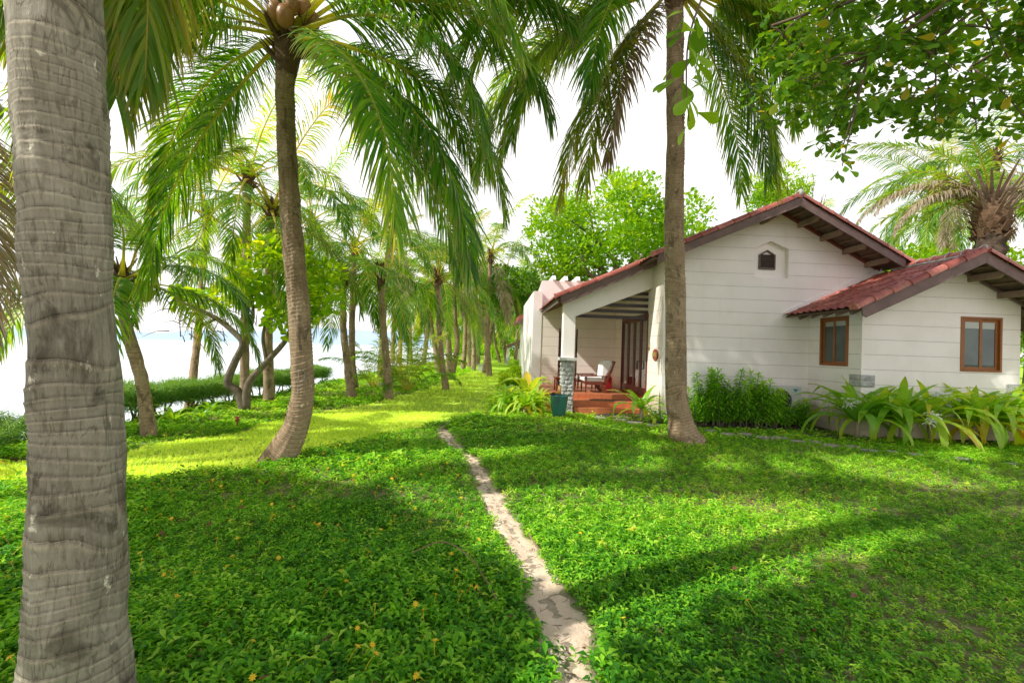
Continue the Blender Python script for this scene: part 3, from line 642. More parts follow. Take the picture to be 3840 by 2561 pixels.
def palm(label, pts, rads, res='mid', n=18, seed=0, s=1., tmat=None, cat='palm tree', group='coconut palms of the grove', nuts=0, nutmat=None, dry=1, nseg=120, nrad=20, spacing=.09, amp=.010, lo=0, slant=.3, shift=0., tagk=True, yel=.25):
    root = empty('coconut_palm', pts[0], label, cat, group)
    trunk('trunk', pts, rads, tmat or TRUNK, root, nseg, nrad, spacing, amp, seed, slant)
    top = pts[-1]; q = np.random.RandomState(seed + 500)
    if res in ('hi', 'mid'):
        fibre_boss(root, top, rads[-1] * 1.35)
        for k in range(n):
            cls = int(np.clip(6 - (k / n) ** .8 * (6.99 - lo), lo, 6)); az = k * 137.5 + shift + q.uniform(-9, 9)
            mt = 'd' if (cls == 0 and q.uniform() < .3 * dry) else ('y' if q.uniform() < yel else 'g')
            place_frond(root, top, cls, az, res, q.randint(0, 3), s * q.uniform(.86, 1.08), mt, q.uniform(-.15, .15))
        if nuts: coconuts(root, top, nuts, nutmat or COCOG, seed)
    else:
        key = ('crown', seed % 4)
        if key not in LIBC:
            Vs = []; Fs = []; Cs = []; off = 0
            for k in range(20):
                cls = int(np.clip(6 - (k / 20) ** .85 * 6.99, 0, 6)); _, V, Fq, C = flib('low', cls, k % 3, 'g'); a = R(k * 137.5 + q.uniform(-10, 10)); ss = q.uniform(.85, 1.1)
                x = V[:, 0] * ss * math.cos(a) - V[:, 1] * ss * math.sin(a); y = V[:, 0] * ss * math.sin(a) + V[:, 1] * ss * math.cos(a)
                Vs.append(np.stack([x, y, V[:, 2] * ss], 1)); Fs.append(Fq + off); off += len(V); C = C.copy(); C[:, 0] = np.clip(C[:, 0] + q.uniform(-.1, .25), 0, 1); Cs.append(C)
            LIBC[key] = np_mesh('crown', np.concatenate(Vs), np.concatenate(Fs), lc=np.concatenate(Cs)); LIBC[key].materials.append(FROND)
        o = bpy.data.objects.new('crown', LIBC[key]); COL.objects.link(o); o.parent = root; o.location = np.array(top) - np.array(pts[0]); o.scale = (s, s, s); o.rotation_euler = (0, 0, seed * 1.7)
    return root
# ---- the palms one can tell apart
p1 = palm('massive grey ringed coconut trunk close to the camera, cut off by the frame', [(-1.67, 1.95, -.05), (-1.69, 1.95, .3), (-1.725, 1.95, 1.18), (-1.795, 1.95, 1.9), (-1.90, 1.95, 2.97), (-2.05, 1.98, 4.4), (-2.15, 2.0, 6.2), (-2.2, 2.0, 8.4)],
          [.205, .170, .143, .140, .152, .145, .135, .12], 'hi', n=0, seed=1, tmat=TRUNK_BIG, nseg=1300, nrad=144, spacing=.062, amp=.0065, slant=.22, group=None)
for cls, az, s_, mt in ((0, 119, 1.25, 'y'), (0, 128, 1.3, 'y'), (0, 112, 1.2, 'y'), (5, 25, .8, 'g'), (3, 335, .95, 'g'), (2, 310, .9, 'g'), (3, 260, .9, 'g'), (4, 200, .9, 'g'), (5, 120, .9, 'g'), (5, 355, .9, 'g'), (6, 240, .8, 'g'), (4, 345, .95, 'g'), (4, 300, .9, 'g'), (1, 320, .8, 'g'), (3, 180, .9, 'g'), (2, 150, .8, 'g'), (2, 345, .9, 'g')):
    place_frond(p1, (-2.2, 2.0, 8.4), cls, az, 'hi', az % 3, s_, mt)
p2 = palm('coconut palm with a leaning curved foot and orange coconuts, middle of the lawn', [(-2.82, 6.07, -.05), (-2.70, 6.07, .22), (-2.58, 6.07, .52), (-2.52, 6.07, .9), (-2.55, 6.07, 1.3), (-2.62, 6.07, 2.08), (-2.77, 6.07, 3.24), (-2.88, 6.07, 4.4), (-2.92, 6.07, 5.0), (-2.91, 6.07, 5.72)],
          [.24, .185, .152, .138, .140, .135, .126, .115, .112, .11], 'hi', n=0, seed=2, nseg=760, nrad=64, spacing=.050, amp=.019, group=None)
T2 = (-2.91, 6.07, 5.68)
for i, (cls, az, s_, mt) in enumerate(((2, 232, .82, 'g'), (3, 176, .72, 'g'), (3, 196, .78, 'g'), (4, 4, 1.0, 'g'), (3, 350, .98, 'g'), (2, 8, .95, 'g'), (1, 338, 1.05, 'g'), (1, 318, 1.0, 'g'), (0, 183, .9, 'g'), (1, 240, .85, 'g'), (6, 60, .95, 'g'), (5, 150, .95, 'g'), 
        (4, 95, .95, 'g'), (4, 335, 1.0, 'g'), (3, 40, .9, 'g'), (3, 140, .9, 'g'), (1, 30, .95, 'g'), (1, 15, .9, 'g'), (2, 155, .85, 'g'), (5, 230, .85, 'g'), (1, 352, .95, 'g'), (2, 246, .85, 'g'), (3, 222, .8, 'g'), (2, 195, .85, 'g'), (4, 170, .85, 'g'), (2, 330, 1.0, 'g'), (5, 350, .95, 'g'), (4, 205, .8, 'g'), (3, 328, .95, 'g'))):
    place_frond(p2, T2, cls, az, 'hi', i, s_, mt, rs.uniform(-.1, .1))
fibre_boss(p2, T2, .16); coconuts(p2, T2, 5, COCO, 3, .125, -.16, 4.4, 6.4); stalks(p2, T2, 7)
p4 = palm('tall straight coconut palm standing in front of the white bungalow gable', [(3.58, 8.18, -.05), (3.50, 8.18, .14), (3.42, 8.18, .45), (3.34, 8.18, .95), (3.28, 8.18, 2.5), (3.21, 8.18, 4.1), (3.19, 8.18, 5.7), (3.15, 8.18, 6.6), (3.10, 8.18, 8.5)],
          [.33, .27, .215, .19, .172, .172, .155, .15, .14], 'hi', n=0, seed=4, nseg=1100, nrad=64, spacing=.055, amp=.021, group=None)
T4 = (3.10, 8.18, 8.45)
for i, (cls, az, s_, mt) in enumerate(((1, 186, 1.15, 'g'), (1, 200, 1.15, 'g'), (1, 228, 1.1, 'g'), (1, 350, .9, 'g'), (1, 325, .9, 'g'), (0, 190, 1.1, 'y'), (0, 345, 1.0, 'g'), (2, 160, 1.15, 'g'), (2, 188, 1.2, 'g'), (2, 215, 1.2, 'g'), (2, 335, .95, 'g'),
        (2, 5, .95, 'g'), (3, 224, 1.45, 'y'), (3, 212, 1.45, 'y'), (4, 232, 1.4, 'y'), (3, 312, 1.1, 'g'), (5, 270, 1.1, 'g'), (5, 220, 1.1, 'g'), (0, 215, 1.0, 'd'), (3, 190, 1.2, 'g'), (0, 205, 1.1, 'y'), (1, 345, .88, 'g'), (1, 357, .85, 'g'), (0, 15, .95, 'g'), (1, 330, .85, 'g'), (0, 355, .95, 'g'), (2, 350, .9, 'g'), (2, 200, 1.3, 'g'), (1, 186, 1.3, 'g'), (3, 180, 1.3, 'g'), (3, 204, 1.35, 'g'), (0, 330, .9, 'g'), (4, 218, 1.45, 'y'), (3, 228, 1.4, 'y'))):
    place_frond(p4, T4, cls, az, 'hi', i, s_, mt, rs.uniform(-.1, .1))
fibre_boss(p4, T4, .18)
palm('short leaning coconut palm beside the clipped hedge, crown behind the big trunk', [(-5.40, 7.34, -.05), (-5.46, 7.34, .4), (-5.56, 7.34, .9), (-5.72, 7.34, 1.4), (-5.86, 7.34, 1.85), (-5.93, 7.34, 2.2), (-5.93, 7.34, 2.5)], [.118, .092, .086, .08, .074, .07, .068],
     'hi', n=12, seed=6, s=.66, nseg=300, nrad=40, spacing=.06, amp=.010, nuts=4, group=None, lo=2.0, shift=20)
palm('coconut palm with green coconuts partly hidden behind the massive grey trunk', [(-7.9, 6.4, -.6), (-7.8, 6.4, 1.5), (-7.5, 6.3, 3.4), (-7.2, 6.2, 4.9)], [.2, .15, .13, .12], 'hi', n=10, seed=7, s=.85, nuts=5, group=None, nseg=200, shift=80, yel=.4)
MP = [ # label, base, pts, s, seed, n
 ('nearer of two close palm trunks left of the young palm, dark lower trunk', [(-4.16, 13.48, 0), (-4.36, 13.48, 1.1), (-4.5, 13.48, 2.1), (-4.56, 13.48, 3.6)], .66, 11, 18),
 ('slimmer palm just behind the dark trunked pair, its crown mixed in', [(-4.7, 15.48, 0), (-4.84, 15.48, 1.2), (-4.9, 15.48, 3.0), (-4.9, 15.48, 4.9)], .85, 12, 18),
 ('stout short palm with pale ringed trunk and a low skirt of hanging fronds', [(-3.08, 13.43, 0), (-3.2, 13.43, 1.2), (-3.38, 13.43, 2.5), (-3.44, 13.43, 3.7)], .62, 13, 16),
 ('dark palm trunk leaning across the middle of the lawn', [(-1.79, 16.96, 0), (-2.0, 16.96, 1.2), (-2.15, 16.96, 2.5), (-2.25, 16.96, 4.2)], .72, 14, 14),
 ('palm with a reddish foot behind the dark leaning trunk', [(-2.35, 23.78, 0), (-2.45, 23.78, 1.7), (-2.8, 23.78, 3.6), (-3.0, 23.78, 5.4)], 1.0, 15, 16),
 ('palm curving up from the foot, far side of the pale lawn patch', [(-3.26, 26.49, 0), (-3.5, 26.49, 1.4), (-3.8, 26.49, 2.9), (-3.96, 26.49, 5.0)], .95, 16, 16),
 ('bowed palm trunk bending towards the path behind the reddish footed one', [(-2.44, 26.08, 0), (-2.2, 26.08, 1.8), (-2.4, 26.08, 3.4), (-2.54, 26.08, 6.3)], .95, 17, 16),
 ('pale palm trunk in the sunlit middle of the grove', [(-2.24, 31.99, 0), (-2.16, 31.99, 2.1), (-2.22, 31.99, 3.9), (-2.3, 31.99, 6.4)], 1.0, 18, 16),
 ('thin palm trunk close beside the pale sunlit one', [(-2.12, 37.33, 0), (-2.25, 37.33, 3.6), (-2.37, 37.33, 7.6)], 1.0, 19, 16),
 ('palm trunk with swollen ringed foot near the small grey box', [(-1.49, 31.86, 0), (-1.53, 31.86, 1.8), (-1.67, 31.86, 3.4), (-1.75, 31.86, 5.5)], 1.0, 20, 16),
 ('tall palm with banded black and white trunk and a sunlit upright crown', [(-.30, 25.58, 0), (-.5, 25.58, 2.2), (-.49, 25.58, 3.8), (-.45, 25.58, 6.9)], 1.05, 21, 20),
 ('palm leaning strongly behind the banded trunk, towards the red roofs', [(-.62, 28.5, 0), (-.5, 28.5, 1.4), (-.28, 28.5, 2.76), (.09, 28.5, 4.2), (.5, 28.5, 6.6)], .9, 22, 16),
 ('leaning thin palm before the far bungalow, furthest from its porch', [(.58, 51.6, 0), (-.16, 51.6, 2.7), (-.5, 51.6, 6.4)], 1.1, 23, 16),
 ('palm at the corner of the far bungalow porch', [(1.19, 47.9, 0), (.74, 47.9, 3.6), (.5, 47.9, 6.8)], 1.1, 24, 16),
 ('palm right in front of the far bungalow porch beams', [(1.8, 40.5, 0), (1.95, 40.5, 4.0), (2.0, 40.5, 6.6)], 1.0, 25, 16),
 ('left one of two palm trunks against the far red roof, beside the near eave', [(2.6, 42.5, 0), (2.6, 42.5, 4.5), (2.6, 42.5, 6.9)], 1.0, 26, 16),
 ('palm trunk nearest the white wall of the bungalow, against the far roof', [(2.9, 39.0, 0), (3.0, 39.0, 4.5), (3.1, 39.0, 6.6)], 1.0, 27, 16),
 ('slim straight palm rising behind the hedge, right of the gnarled tree', [(-5.74, 11.81, -.1), (-5.85, 11.81, 2.2), (-5.9, 11.81, 5.0)], .9, 28, 18),
 ('slim palm rising directly behind the gnarled tree', [(-6.05, 11.29, -.1), (-6.13, 11.29, 1.4), (-6.25, 11.29, 5.6)], .9, 29, 18),
 ('palm on the slope beyond the hedge with a high feathery crown', [(-9.2, 14.0, -1.0), (-9.0, 14.0, 2), (-8.9, 14.0, 5.4)], .95, 30, 18),
 ('palm beyond the hedge, its fronds against the pale sky', [(-7.6, 18.0, -.6), (-7.5, 18.0, 3), (-7.4, 18.0, 6.4)], 1.0, 31, 18),
 ('tall palm in the thick of the grove behind the short stout one', [(-5.2, 21.0, 0), (-5.2, 21.0, 3), (-5.0, 21.0, 6.8)], 1.0, 32, 18),
]
for lb, pts, s_, sd_, n_ in MP:
    near = pts[0][1] < 19; kx = .74 if near else 1.0
    o = palm(lb, pts, [.19 * kx, .14 * kx, .125 * kx, .11 * kx], 'mid' if pts[0][1] < 33 else 'far', n=int(n_ * .72), seed=sd_, s=s_, nseg=110, nrad=16, spacing=.11, amp=.012 if near else .016, tmat=None, yel=.3, lo=1.0 if near else .4, shift=60 if sd_ == 13 else 0)
q = np.random.RandomState(77); k = 0
while k < 30:
    x, y = q.uniform(-9, 9), q.uniform(36, 88)
    if x > 1.5 and y < 62 or abs(x - y * .036 + 1) < 1.0: continue
    h = q.uniform(5.5, 9.5); k += 1
    palm('slender coconut palm in the far sunlit rows of the grove', [(x, y, 0), (x + q.uniform(-.5, .5), y, h * .5), (x + q.uniform(-.9, .9), y, h)], [.22, .17, .15], 'far', seed=40 + k, s=q.uniform(.95, 1.3), nseg=50, nrad=10, spacing=.14, amp=.02, group='coconut palms far down the grove')
for x, y, h, sd_, lb in ((19.5, 19.0, 9.6, 91, 'tall palm with a pale crownshaft rising behind the date palm'), (23.0, 23.0, 10.5, 92, 'palm crown at the far edge behind the tall crownshaft palm'), (18.6, 16.2, 9.4, 93, 'coconut palm with pale trunk at the corner of the annexe'), (17.5, 25, 7.5, 94, 'palm showing between the two red roofs behind the date palm')):
    palm(lb, [(x, y, 0), (x, y, h * .5), (x - .1, y, h)], [.2, .17, .14], 'mid', n=18, seed=sd_, s=1.0 if sd_ != 93 else .85, group='palms behind the bungalow', nseg=140, shift=30)

# date palm behind the annexe
def date_palm():
    base = (15.3, 13.5, 0); root = empty('date_palm', base, 'stout date palm with shaggy brown boots and dead hanging fronds behind the annexe', 'palm tree')
    trunk('trunk', [(15.3, 13.5, 0), (15.3, 13.5, 3), (15.35, 13.5, 6.4)], [.42, .37, .35], DARKBARK, root, 160, 48, .16, .05, 5, .2, .05)
    top = np.array((15.35, 13.5, 6.6)); q = np.random.RandomState(8); b = MB(); hb = MB()
    for k in range(90):
        a = k * 2.4; z = -1.1 + 1.4 * (k / 90); e = q.uniform(.5, 1.2); d = np.array((math.cos(a) * math.cos(e), math.sin(a) * math.cos(e), math.sin(e))); p0 = top + (math.cos(a) * .40, math.sin(a) * .40, z)
        if z < -.5: hb.bar(p0, p0 + d * q.uniform(.15, .3), q.uniform(.12, .2), .05, taper=.5)
        else: b.bar(p0 - (math.cos(a) * .15, math.sin(a) * .15, 0), p0 + d * q.uniform(.5, 1.25), q.uniform(.10, .17), .035, taper=.35)
    hb.lathe([(.38, top[2] - .9), (.45, top[2] - .5), (.46, top[2] - .2), (.32, top[2] + .1), (.1, top[2] + .4)], top[0], top[1], 16)
    b.build('leaf_boots', simple('dead_boot', (.40, .31, .24), .85, .5, 5, .4, 30, .01, c2=(.18, .12, .08)), root); hb.build('crown_fibre', HUSK, root)
    key = {}
    def fm(cls, mt):
        if (cls, mt) not in key:
            e0, dr = {5: (65, 70), 4: (42, 85), 3: (26, 85), 2: (12, 80), 1: (-5, 65)}[cls]
            V, Fq, C = frond_mesh('frond', L=4.4, e0=e0, droop=dr, seed=cls + 70, n=64, K=4, lw=.045, ll=.55 if mt == 'g' else .5, sag=.14 if mt == 'g' else .5, petiole=.12, spread=.35, tint=.5, rr=.035)
            me = np_mesh('frond', V, Fq, lc=C); me.materials.append(FROND if mt == 'g' else FROND_DRY); key[(cls, mt)] = me
        return key[(cls, mt)]
    for cls, az, s_, mt in ((3, 178, 1.05, 'd'), (2, 186, 1.05, 'd'), (2, 170, .95, 'g'), (1, 180, .95, 'g'), (2, 176, .9, 'd'), (4, 165, 1, 'g'), (5, 200, 1, 'g'), (5, 60, 1, 'g'), (4, 20, 1, 'g'), (3, 350, 1, 'd'), (4, 120, 1, 'g'), (3, 90, 1, 'g'), (2, 330, 1, 'd'), (1, 10, 1, 'g'), (3, 165, 1.05, 'd'), (2, 150, 1, 'g'), (5, 150, 1.0, 'g'), (1, 160, .9, 'g')):
        o = bpy.data.objects.new('frond', fm(cls, mt)); COL.objects.link(o); o.parent = root; o.location = top - np.array(base) + (0, 0, .25); o.rotation_euler = (0, 0, R(az)); o.scale = (s_ * .88,) * 3
date_palm()

# ---------------------------------------------------------------- broadleaf trees
def leafy(clumps, n, size, seed, aspect=.62, tint=.45, up=.35, flat=.5):
    """clumps: (x,y,z,r) array; leaves as folded diamonds spread through the clumps"""
    q = np.random.RandomState(seed); cl = np.array(clumps); w_ = cl[:, 3] ** 2; w_ /= w_.sum(); ci = q.choice(len(cl), n, p=w_)
    d = q.normal(0, 1, (n, 3)); d /= np.linalg.norm(d, axis=1)[:, None]; rad = cl[ci, 3] * q.uniform(.35, 1.0, n) ** .5
    P = cl[ci, :3] + d * rad[:, None] * (1, 1, .75)
    dr = d * .8 + q.normal(0, .5, (n, 3)) + (0, 0, up); dr /= np.linalg.norm(dr, axis=1)[:, None]
    s = np.cross(dr, (0, 0, 1) + q.normal(0, flat, (n, 3))); s /= np.maximum(np.linalg.norm(s, axis=1), 1e-4)[:, None]; u_ = np.cross(s, dr)
    l = size * q.uniform(.6, 1.25, n)[:, None]; w2 = l * aspect / 2
    V = np.stack([P, P + dr * l * .45 + s * w2 * .9, P + dr * l * .8 + s * w2 * .8 - u_ * l * .03, P + dr * l - u_ * l * .08, P + dr * l * .8 - s * w2 * .8 - u_ * l * .03, P + dr * l * .45 - s * w2 * .9, P + dr * l * .5 - u_ * l * .10], 1)
    b = np.arange(n)[:, None] * 7; Fc = np.concatenate([b + np.array(t) for t in ((0, 1, 6), (6, 1, 2), (6, 2, 3), (6, 3, 4), (6, 4, 5), (0, 6, 5))])
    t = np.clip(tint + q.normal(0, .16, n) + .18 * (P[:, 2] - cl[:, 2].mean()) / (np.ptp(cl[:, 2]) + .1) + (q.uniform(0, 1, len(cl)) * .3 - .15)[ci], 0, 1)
    C = np.repeat(np.stack([t, .3 + 0 * t, 0 * t], 1)[:, None], 7, 1).reshape(-1, 3)
    return V.reshape(-1, 3), Fc, C
def ell_clumps(c, r, n, cr, seed, shell=.5, zmin=-9):
    q = np.random.RandomState(seed); out = []
    while len(out) < n:
        d = q.normal(0, 1, 3); d /= np.linalg.norm(d); k = q.uniform(shell, 1); p = np.array(c) + d * np.array(r) * k
        if d[2] < -.55 and q.uniform() < .6 or p[2] < zmin: continue
        out.append((*p, cr * q.uniform(.6, 1.25)))
    return out
def tree(name, label, base, c, r, ncl, cr, nleaf, size, mat_, seed, group=None, tr=.22, aspect=.6, limbs=9, cat='tree', tint=.45, zmin=-9, bark=None):
    root = empty(name, base, label, cat, group); cl = ell_clumps(c, r, ncl, cr, seed, zmin=zmin)
    V, Fc, C = leafy(cl, nleaf, size, seed + 1, aspect, tint)
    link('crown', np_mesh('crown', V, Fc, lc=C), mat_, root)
    b = MB(); q = np.random.RandomState(seed + 2); mid = np.array(base) * .5 + np.array((c[0], c[1], c[2] - r[2] * .5)) * .5; top = np.array((c[0], c[1], c[2] - r[2] * .35))
    b.tube(catmull([base, mid + (q.uniform(-.2, .2), 0, 0), top], 10), np.linspace(tr, tr * .6, 10), 10)
    for k in range(limbs):
        e = cl[(k * 7) % len(cl)]; s0 = mid + (top - mid) * q.uniform(.2, 1); m_ = (s0 + np.array(e[:3])) / 2 + q.normal(0, .25, 3); b.tube(catmull([s0, m_, e[:3]], 9), np.linspace(tr * .45, .02, 9), 6)
    b.build('trunk', bark or BARK, root, smooth=True); return root
tree('almond_tree', 'big rounded bright green broadleaf tree behind the bungalow porch', (6.0, 23.5, 0), (6.1, 23, 7.4), (4.6, 3.6, 2.9), 95, .95, 17000, .22, BROAD, 401, tr=.3, tint=.36)
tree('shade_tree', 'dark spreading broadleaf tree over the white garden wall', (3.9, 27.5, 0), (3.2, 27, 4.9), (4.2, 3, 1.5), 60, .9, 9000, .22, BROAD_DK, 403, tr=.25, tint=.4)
tree('small_tree', 'small bright leafy tree poking above the bungalow ridge', (13.3, 21, 0), (13.4, 21, 9.3), (1.5, 1.3, 1.3), 22, .55, 3400, .2, BROAD, 405, tr=.14, tint=.65, aspect=.4)
tree('leafy_tree', 'bright bushy tree showing over the main roof slope under the date palm', (17.5, 18.5, 0), (17.0, 18, 4.6), (3.4, 2, 1.7), 45, .8, 8500, .2, BROAD, 407, tr=.18, tint=.6)
tree('garden_tree', 'bushy broadleaf tree beyond the annexe at the far right edge', (24.5, 20, 0), (24.5, 20, 4.5), (3.6, 2, 2.2), 40, .9, 6500, .24, BROAD, 409, tr=.18, tint=.6)
for i, (x, y, z, rx, lb) in enumerate(((-5, 96, 4.5, 8, 'leftmost tree of the distant belt, next to the sea'), (7, 100, 5.5, 9, 'tree of the distant belt straight down the grove'), (14, 70, 6.5, 8, 'distant belt tree behind the far bungalow'), (24, 62, 7.0, 9, 'distant belt tree hidden behind the main roof'), (45, 52, 7.5, 10, 'distant belt tree behind the date palm'), (66, 56, 8.0, 12, 'rightmost tree of the distant belt'))):
    tree('distant_tree', lb, (x, y, 0), (x, y, z * .55), (rx, 3, z * .75), 60, 1.5, 6500, .55, BROAD if i % 2 else BROAD_DK, 420 + i, 'trees of the distant belt', tint=.5)
def off_tree(label, base, clumps, n, seed):  # unseen tree added for its shadow, clumps placed to shade the foreground
    root = empty('unseen_shade_tree', base, label, 'tree'); V, Fc, C = leafy(clumps, n, .22, seed, .6, .4); link('crown', np_mesh('crown', V, Fc, lc=C), BROAD, root)
    b = MB(); m_ = np.array(base) + (.1, .1, 3.2); b.tube(catmull([base, np.array(base) + (0, .1, 1.8), m_], 10), np.linspace(.24, .15, 10), 10)
    for c in clumps: b.tube(catmull([m_, (m_ + np.array(c[:3])) / 2 + (0, 0, .2), c[:3]], 9), np.linspace(.09, .02, 9), 6)
    b.build('trunk', BARK, root, smooth=True)
off_tree('unseen broadleaf tree added behind the viewpoint to shade the foreground', (-2.6, -2.6, 0), [(-3.85, -.1, 5.5, .7), (-3.3, .15, 5.6, .8), (-2.4, .45, 5.5, .85), (-1.6, .8, 5.5, .85), (-.8, 1.25, 5.5, .8), (-.1, 1.7, 5.6, .7), (-2.9, -.9, 5.4, .7)], 5200, 451)
off_tree('unseen broadleaf tree added beside the viewpoint to shade the near ground', (-8.6, -.4, 0), [(-6.9, 1.3, 5.5, .9), (-6.2, .5, 5.5, .8), (-7.6, 2.1, 5.6, .8), (-7.7, .8, 5.7, .9), (-8.4, 2.6, 5.6, .6)], 6000, 453)
# bare twigs beside the small tree
b = MB(); q = np.random.RandomState(12); base = np.array((14.6, 20.5, 0.))
for k in range(5):
    p = [base, base + (q.uniform(-.3, .3), 0, 6), base + (q.uniform(-.6, .9), 0, 9 + q.uniform(0, 1.2))]; c_ = catmull(p, 12); b.tube(c_, np.linspace(.06, .015, 12), 5)
    for j in range(5):
        s0 = c_[6 + j]; b.tube([s0, s0 + (q.uniform(-.4, .4), 0, q.uniform(.3, .8))], [.018, .006], 4)
o = b.build('bare_tree', simple('bare_twig_bark', (.40, .30, .25), .8, .3, 9)); tag(o, 'leafless reddish twigs of a dead sapling beside the small leafy tree', 'tree')

# gnarled sea grape by the hedge
root = empty('sea_grape_tree', (-5.62, 10.46, 0), 'gnarled twisting tree with round leaves growing by the hedge', 'tree')
b = MB()
def limb(pts, r0, r1, n=16): 
    c_ = catmull(pts, n); b.tube(c_, np.linspace(r0, r1, n), 8); return c_
limb([(-5.62, 10.46, -.05), (-5.78, 10.46, .4), (-5.99, 10.4, .62), (-5.85, 10.4, 1.1), (-5.70, 10.4, 1.5), (-5.9, 10.4, 1.75), (-6.3, 10.4, 2.05), (-6.8, 10.3, 2.3)], .11, .045, 30)
limb([(-5.6, 10.46, 0), (-5.56, 10.46, .6), (-5.25, 10.5, 1.05), (-4.78, 10.5, 1.65), (-4.6, 10.5, 2.3)], .10, .045, 22)
limb([(-5.72, 10.4, 1.5), (-5.5, 10.4, 2.1), (-5.6, 10.4, 2.9)], .06, .02); limb([(-5.2, 10.5, 1.1), (-5.3, 10.5, 1.8), (-5.0, 10.5, 2.8)], .05, .02); limb([(-4.8, 10.5, 1.65), (-4.4, 10.5, 1.9), (-4.1, 10.6, 2.4)], .05, .02)
limb([(-6.3, 10.4, 2.05), (-6.6, 10.3, 1.9), (-7.1, 10.3, 2.2)], .035, .012); q = np.random.RandomState(3)
for k in range(46):
    p0 = np.array((q.uniform(-7.4, -5.6), q.uniform(10, 10.8), q.uniform(1.5, 2.4))); d = q.normal(0, .28, 3); limb([p0, p0 + d * .5 + (0, 0, .06), p0 + d], .012, .004, 5)
b.build('trunk', BARK, root, smooth=True)
cl = ell_clumps((-5.0, 10.6, 3.0), (1.3, .9, .85), 34, .34, 5) + ell_clumps((-6.6, 10.5, 2.4), (.9, .5, .3), 9, .2, 6) + ell_clumps((-4.7, 10.4, 2.1), (.5, .4, .5), 8, .22, 7)
V, Fc, C = leafy(cl, 2600, .15, 9, .95, .6); link('crown', np_mesh('crown', V, Fc, lc=C), BROAD, root)

# overhanging tropical almond: trunk outside the frame to the right, boughs reaching over the garden
root = empty('overhanging_almond_tree', (8.2, 1.2, 0), 'broad leathery leaves of an almond tree hanging into the top corner of the view', 'tree')
b = MB(); c_ = limb([(8.2, 1.2, -.05), (8.0, 1.4, 2.5), (7.4, 2.0, 4.8), (6.4, 3.2, 6.3)], .28, .15, 18); q = np.random.RandomState(15)
tips = []
OUT = [(2.55, 3.9), (2.85, 3.95), (3.1, 4.15), (3.3, 4.25), (3.45, 3.6), (3.65, 3.55), (3.75, 3.9), (4.1, 4.05), (4.6, 3.95), (5.2, 4.0), (5.9, 4.05)]   # lower edge of the foliage: x, z at y about 4.6
def lowz(x): return np.interp(x, [a for a, _ in OUT], [z for _, z in OUT])
mains = []
for k, (x, z) in enumerate(((2.95, 5.2), (3.25, 5.0), (3.55, 4.5), (3.9, 4.9), (4.4, 4.8), (5.0, 4.7), (5.5, 4.8), (6.0, 4.9), (1.65, 4.6), (2.8, 5.6), (3.2, 5.8), (4.5, 5.6), (5.6, 5.6))):
    y = 4.6 + q.uniform(-.4, .4) if k != 8 else 3.55
    s0 = c_[12 + (k % 5)]; m1 = s0 * .55 + np.array((x, y, z)) * .45 + (0, 0, .35 + .15 * (k % 3)); mains.append(limb([s0, m1, (x, y, z + .1)], .06, .014, 20))
for k, c0 in enumerate(mains):
    for j in range(9 if k != 8 else 0):
        s0 = c0[q.randint(8, 20)]; e = s0 + (q.uniform(-.5, .5), q.uniform(-.4, .4), q.uniform(-.75, .15)); e[2] = max(e[2], lowz(e[0]) + .05 + q.uniform(0, .25)); e[0] = max(e[0], 2.8)
        limb([s0, (s0 + e) / 2 + (0, 0, .05), e], .012, .005, 6); tips.append(e)
for x, z in ((3.45, 3.75), (3.5, 4.0), (3.42, 3.55), (3.55, 4.25), (3.6, 4.45), (2.75, 4.3), (2.8, 4.55), (2.9, 4.35), (3.15, 4.4), (3.3, 4.5), (4.15, 4.25), (4.7, 4.2), (4.45, 4.1), (5.3, 4.2)):
    e = np.array((x, 4.6 + q.uniform(-.25, .25), z)); s0 = min((c0[-1] for c0 in mains), key=lambda p_: np.linalg.norm(p_ - e)); limb([s0, (s0 + e) / 2, e], .010, .005, 6); tips.append(e)
limb([mains[8][-1], (1.48, 3.55, 4.2), (1.44, 3.5, 3.75), (1.47, 3.5, 3.45)], .010, .004, 12)
b.build('trunk', simple('smooth_brown_bark', (.20, .13, .10), .8, .4, 8, .4), root, smooth=True)
def obovate(P, d, nrm, l, w_):
    s = np.cross(d, nrm); s /= np.linalg.norm(s); u_ = np.cross(s, d); V = []
    prof = [(0, .05), (.25, .28), (.5, .62), (.72, .92), (.88, .8), (1, .25)]
    for t, ww in prof:
        c0 = P + d * l * t - u_ * l * .16 * t * t; V += [c0 + s * w_ * ww / 2 + u_ * w_ * .10 * ww, c0, c0 - s * w_ * ww / 2 + u_ * w_ * .10 * ww]
    return V
V = []; Fc = []; C = []
def rosette(e, n, size, seed, dn=.2):
    q = np.random.RandomState(seed)
    for k in range(n):
        a = k * 2.4 + q.uniform(-.3, .3); el = q.uniform(-.7, .45); d = np.array((math.cos(a) * math.cos(el), math.sin(a) * math.cos(el), math.sin(el) - dn)); d /= np.linalg.norm(d)
        nn = np.array((q.normal(0, .5), q.normal(0, .5) - .25, 1.)); l = size * q.uniform(.65, 1.2); bb = len(V); V.extend(obovate(np.array(e) + d * .02 + q.normal(0, .03, 3), d, nn, l, l * q.uniform(.55, .68)))
        rr = float(np.clip(.42 + q.normal(0, .22), 0, 1)); C.extend([(rr, .3, 0 if j % 3 != 1 else .18) for j in range(18)])
        for j in range(5):
            o_ = bb + j * 3; Fc.extend([(o_, o_ + 1, o_ + 4, o_ + 3), (o_ + 1, o_ + 2, o_ + 5, o_ + 4)])
q2 = np.random.RandomState(16)
for i, e in enumerate(tips): rosette(e, q2.randint(9, 14), .13, 900 + i)
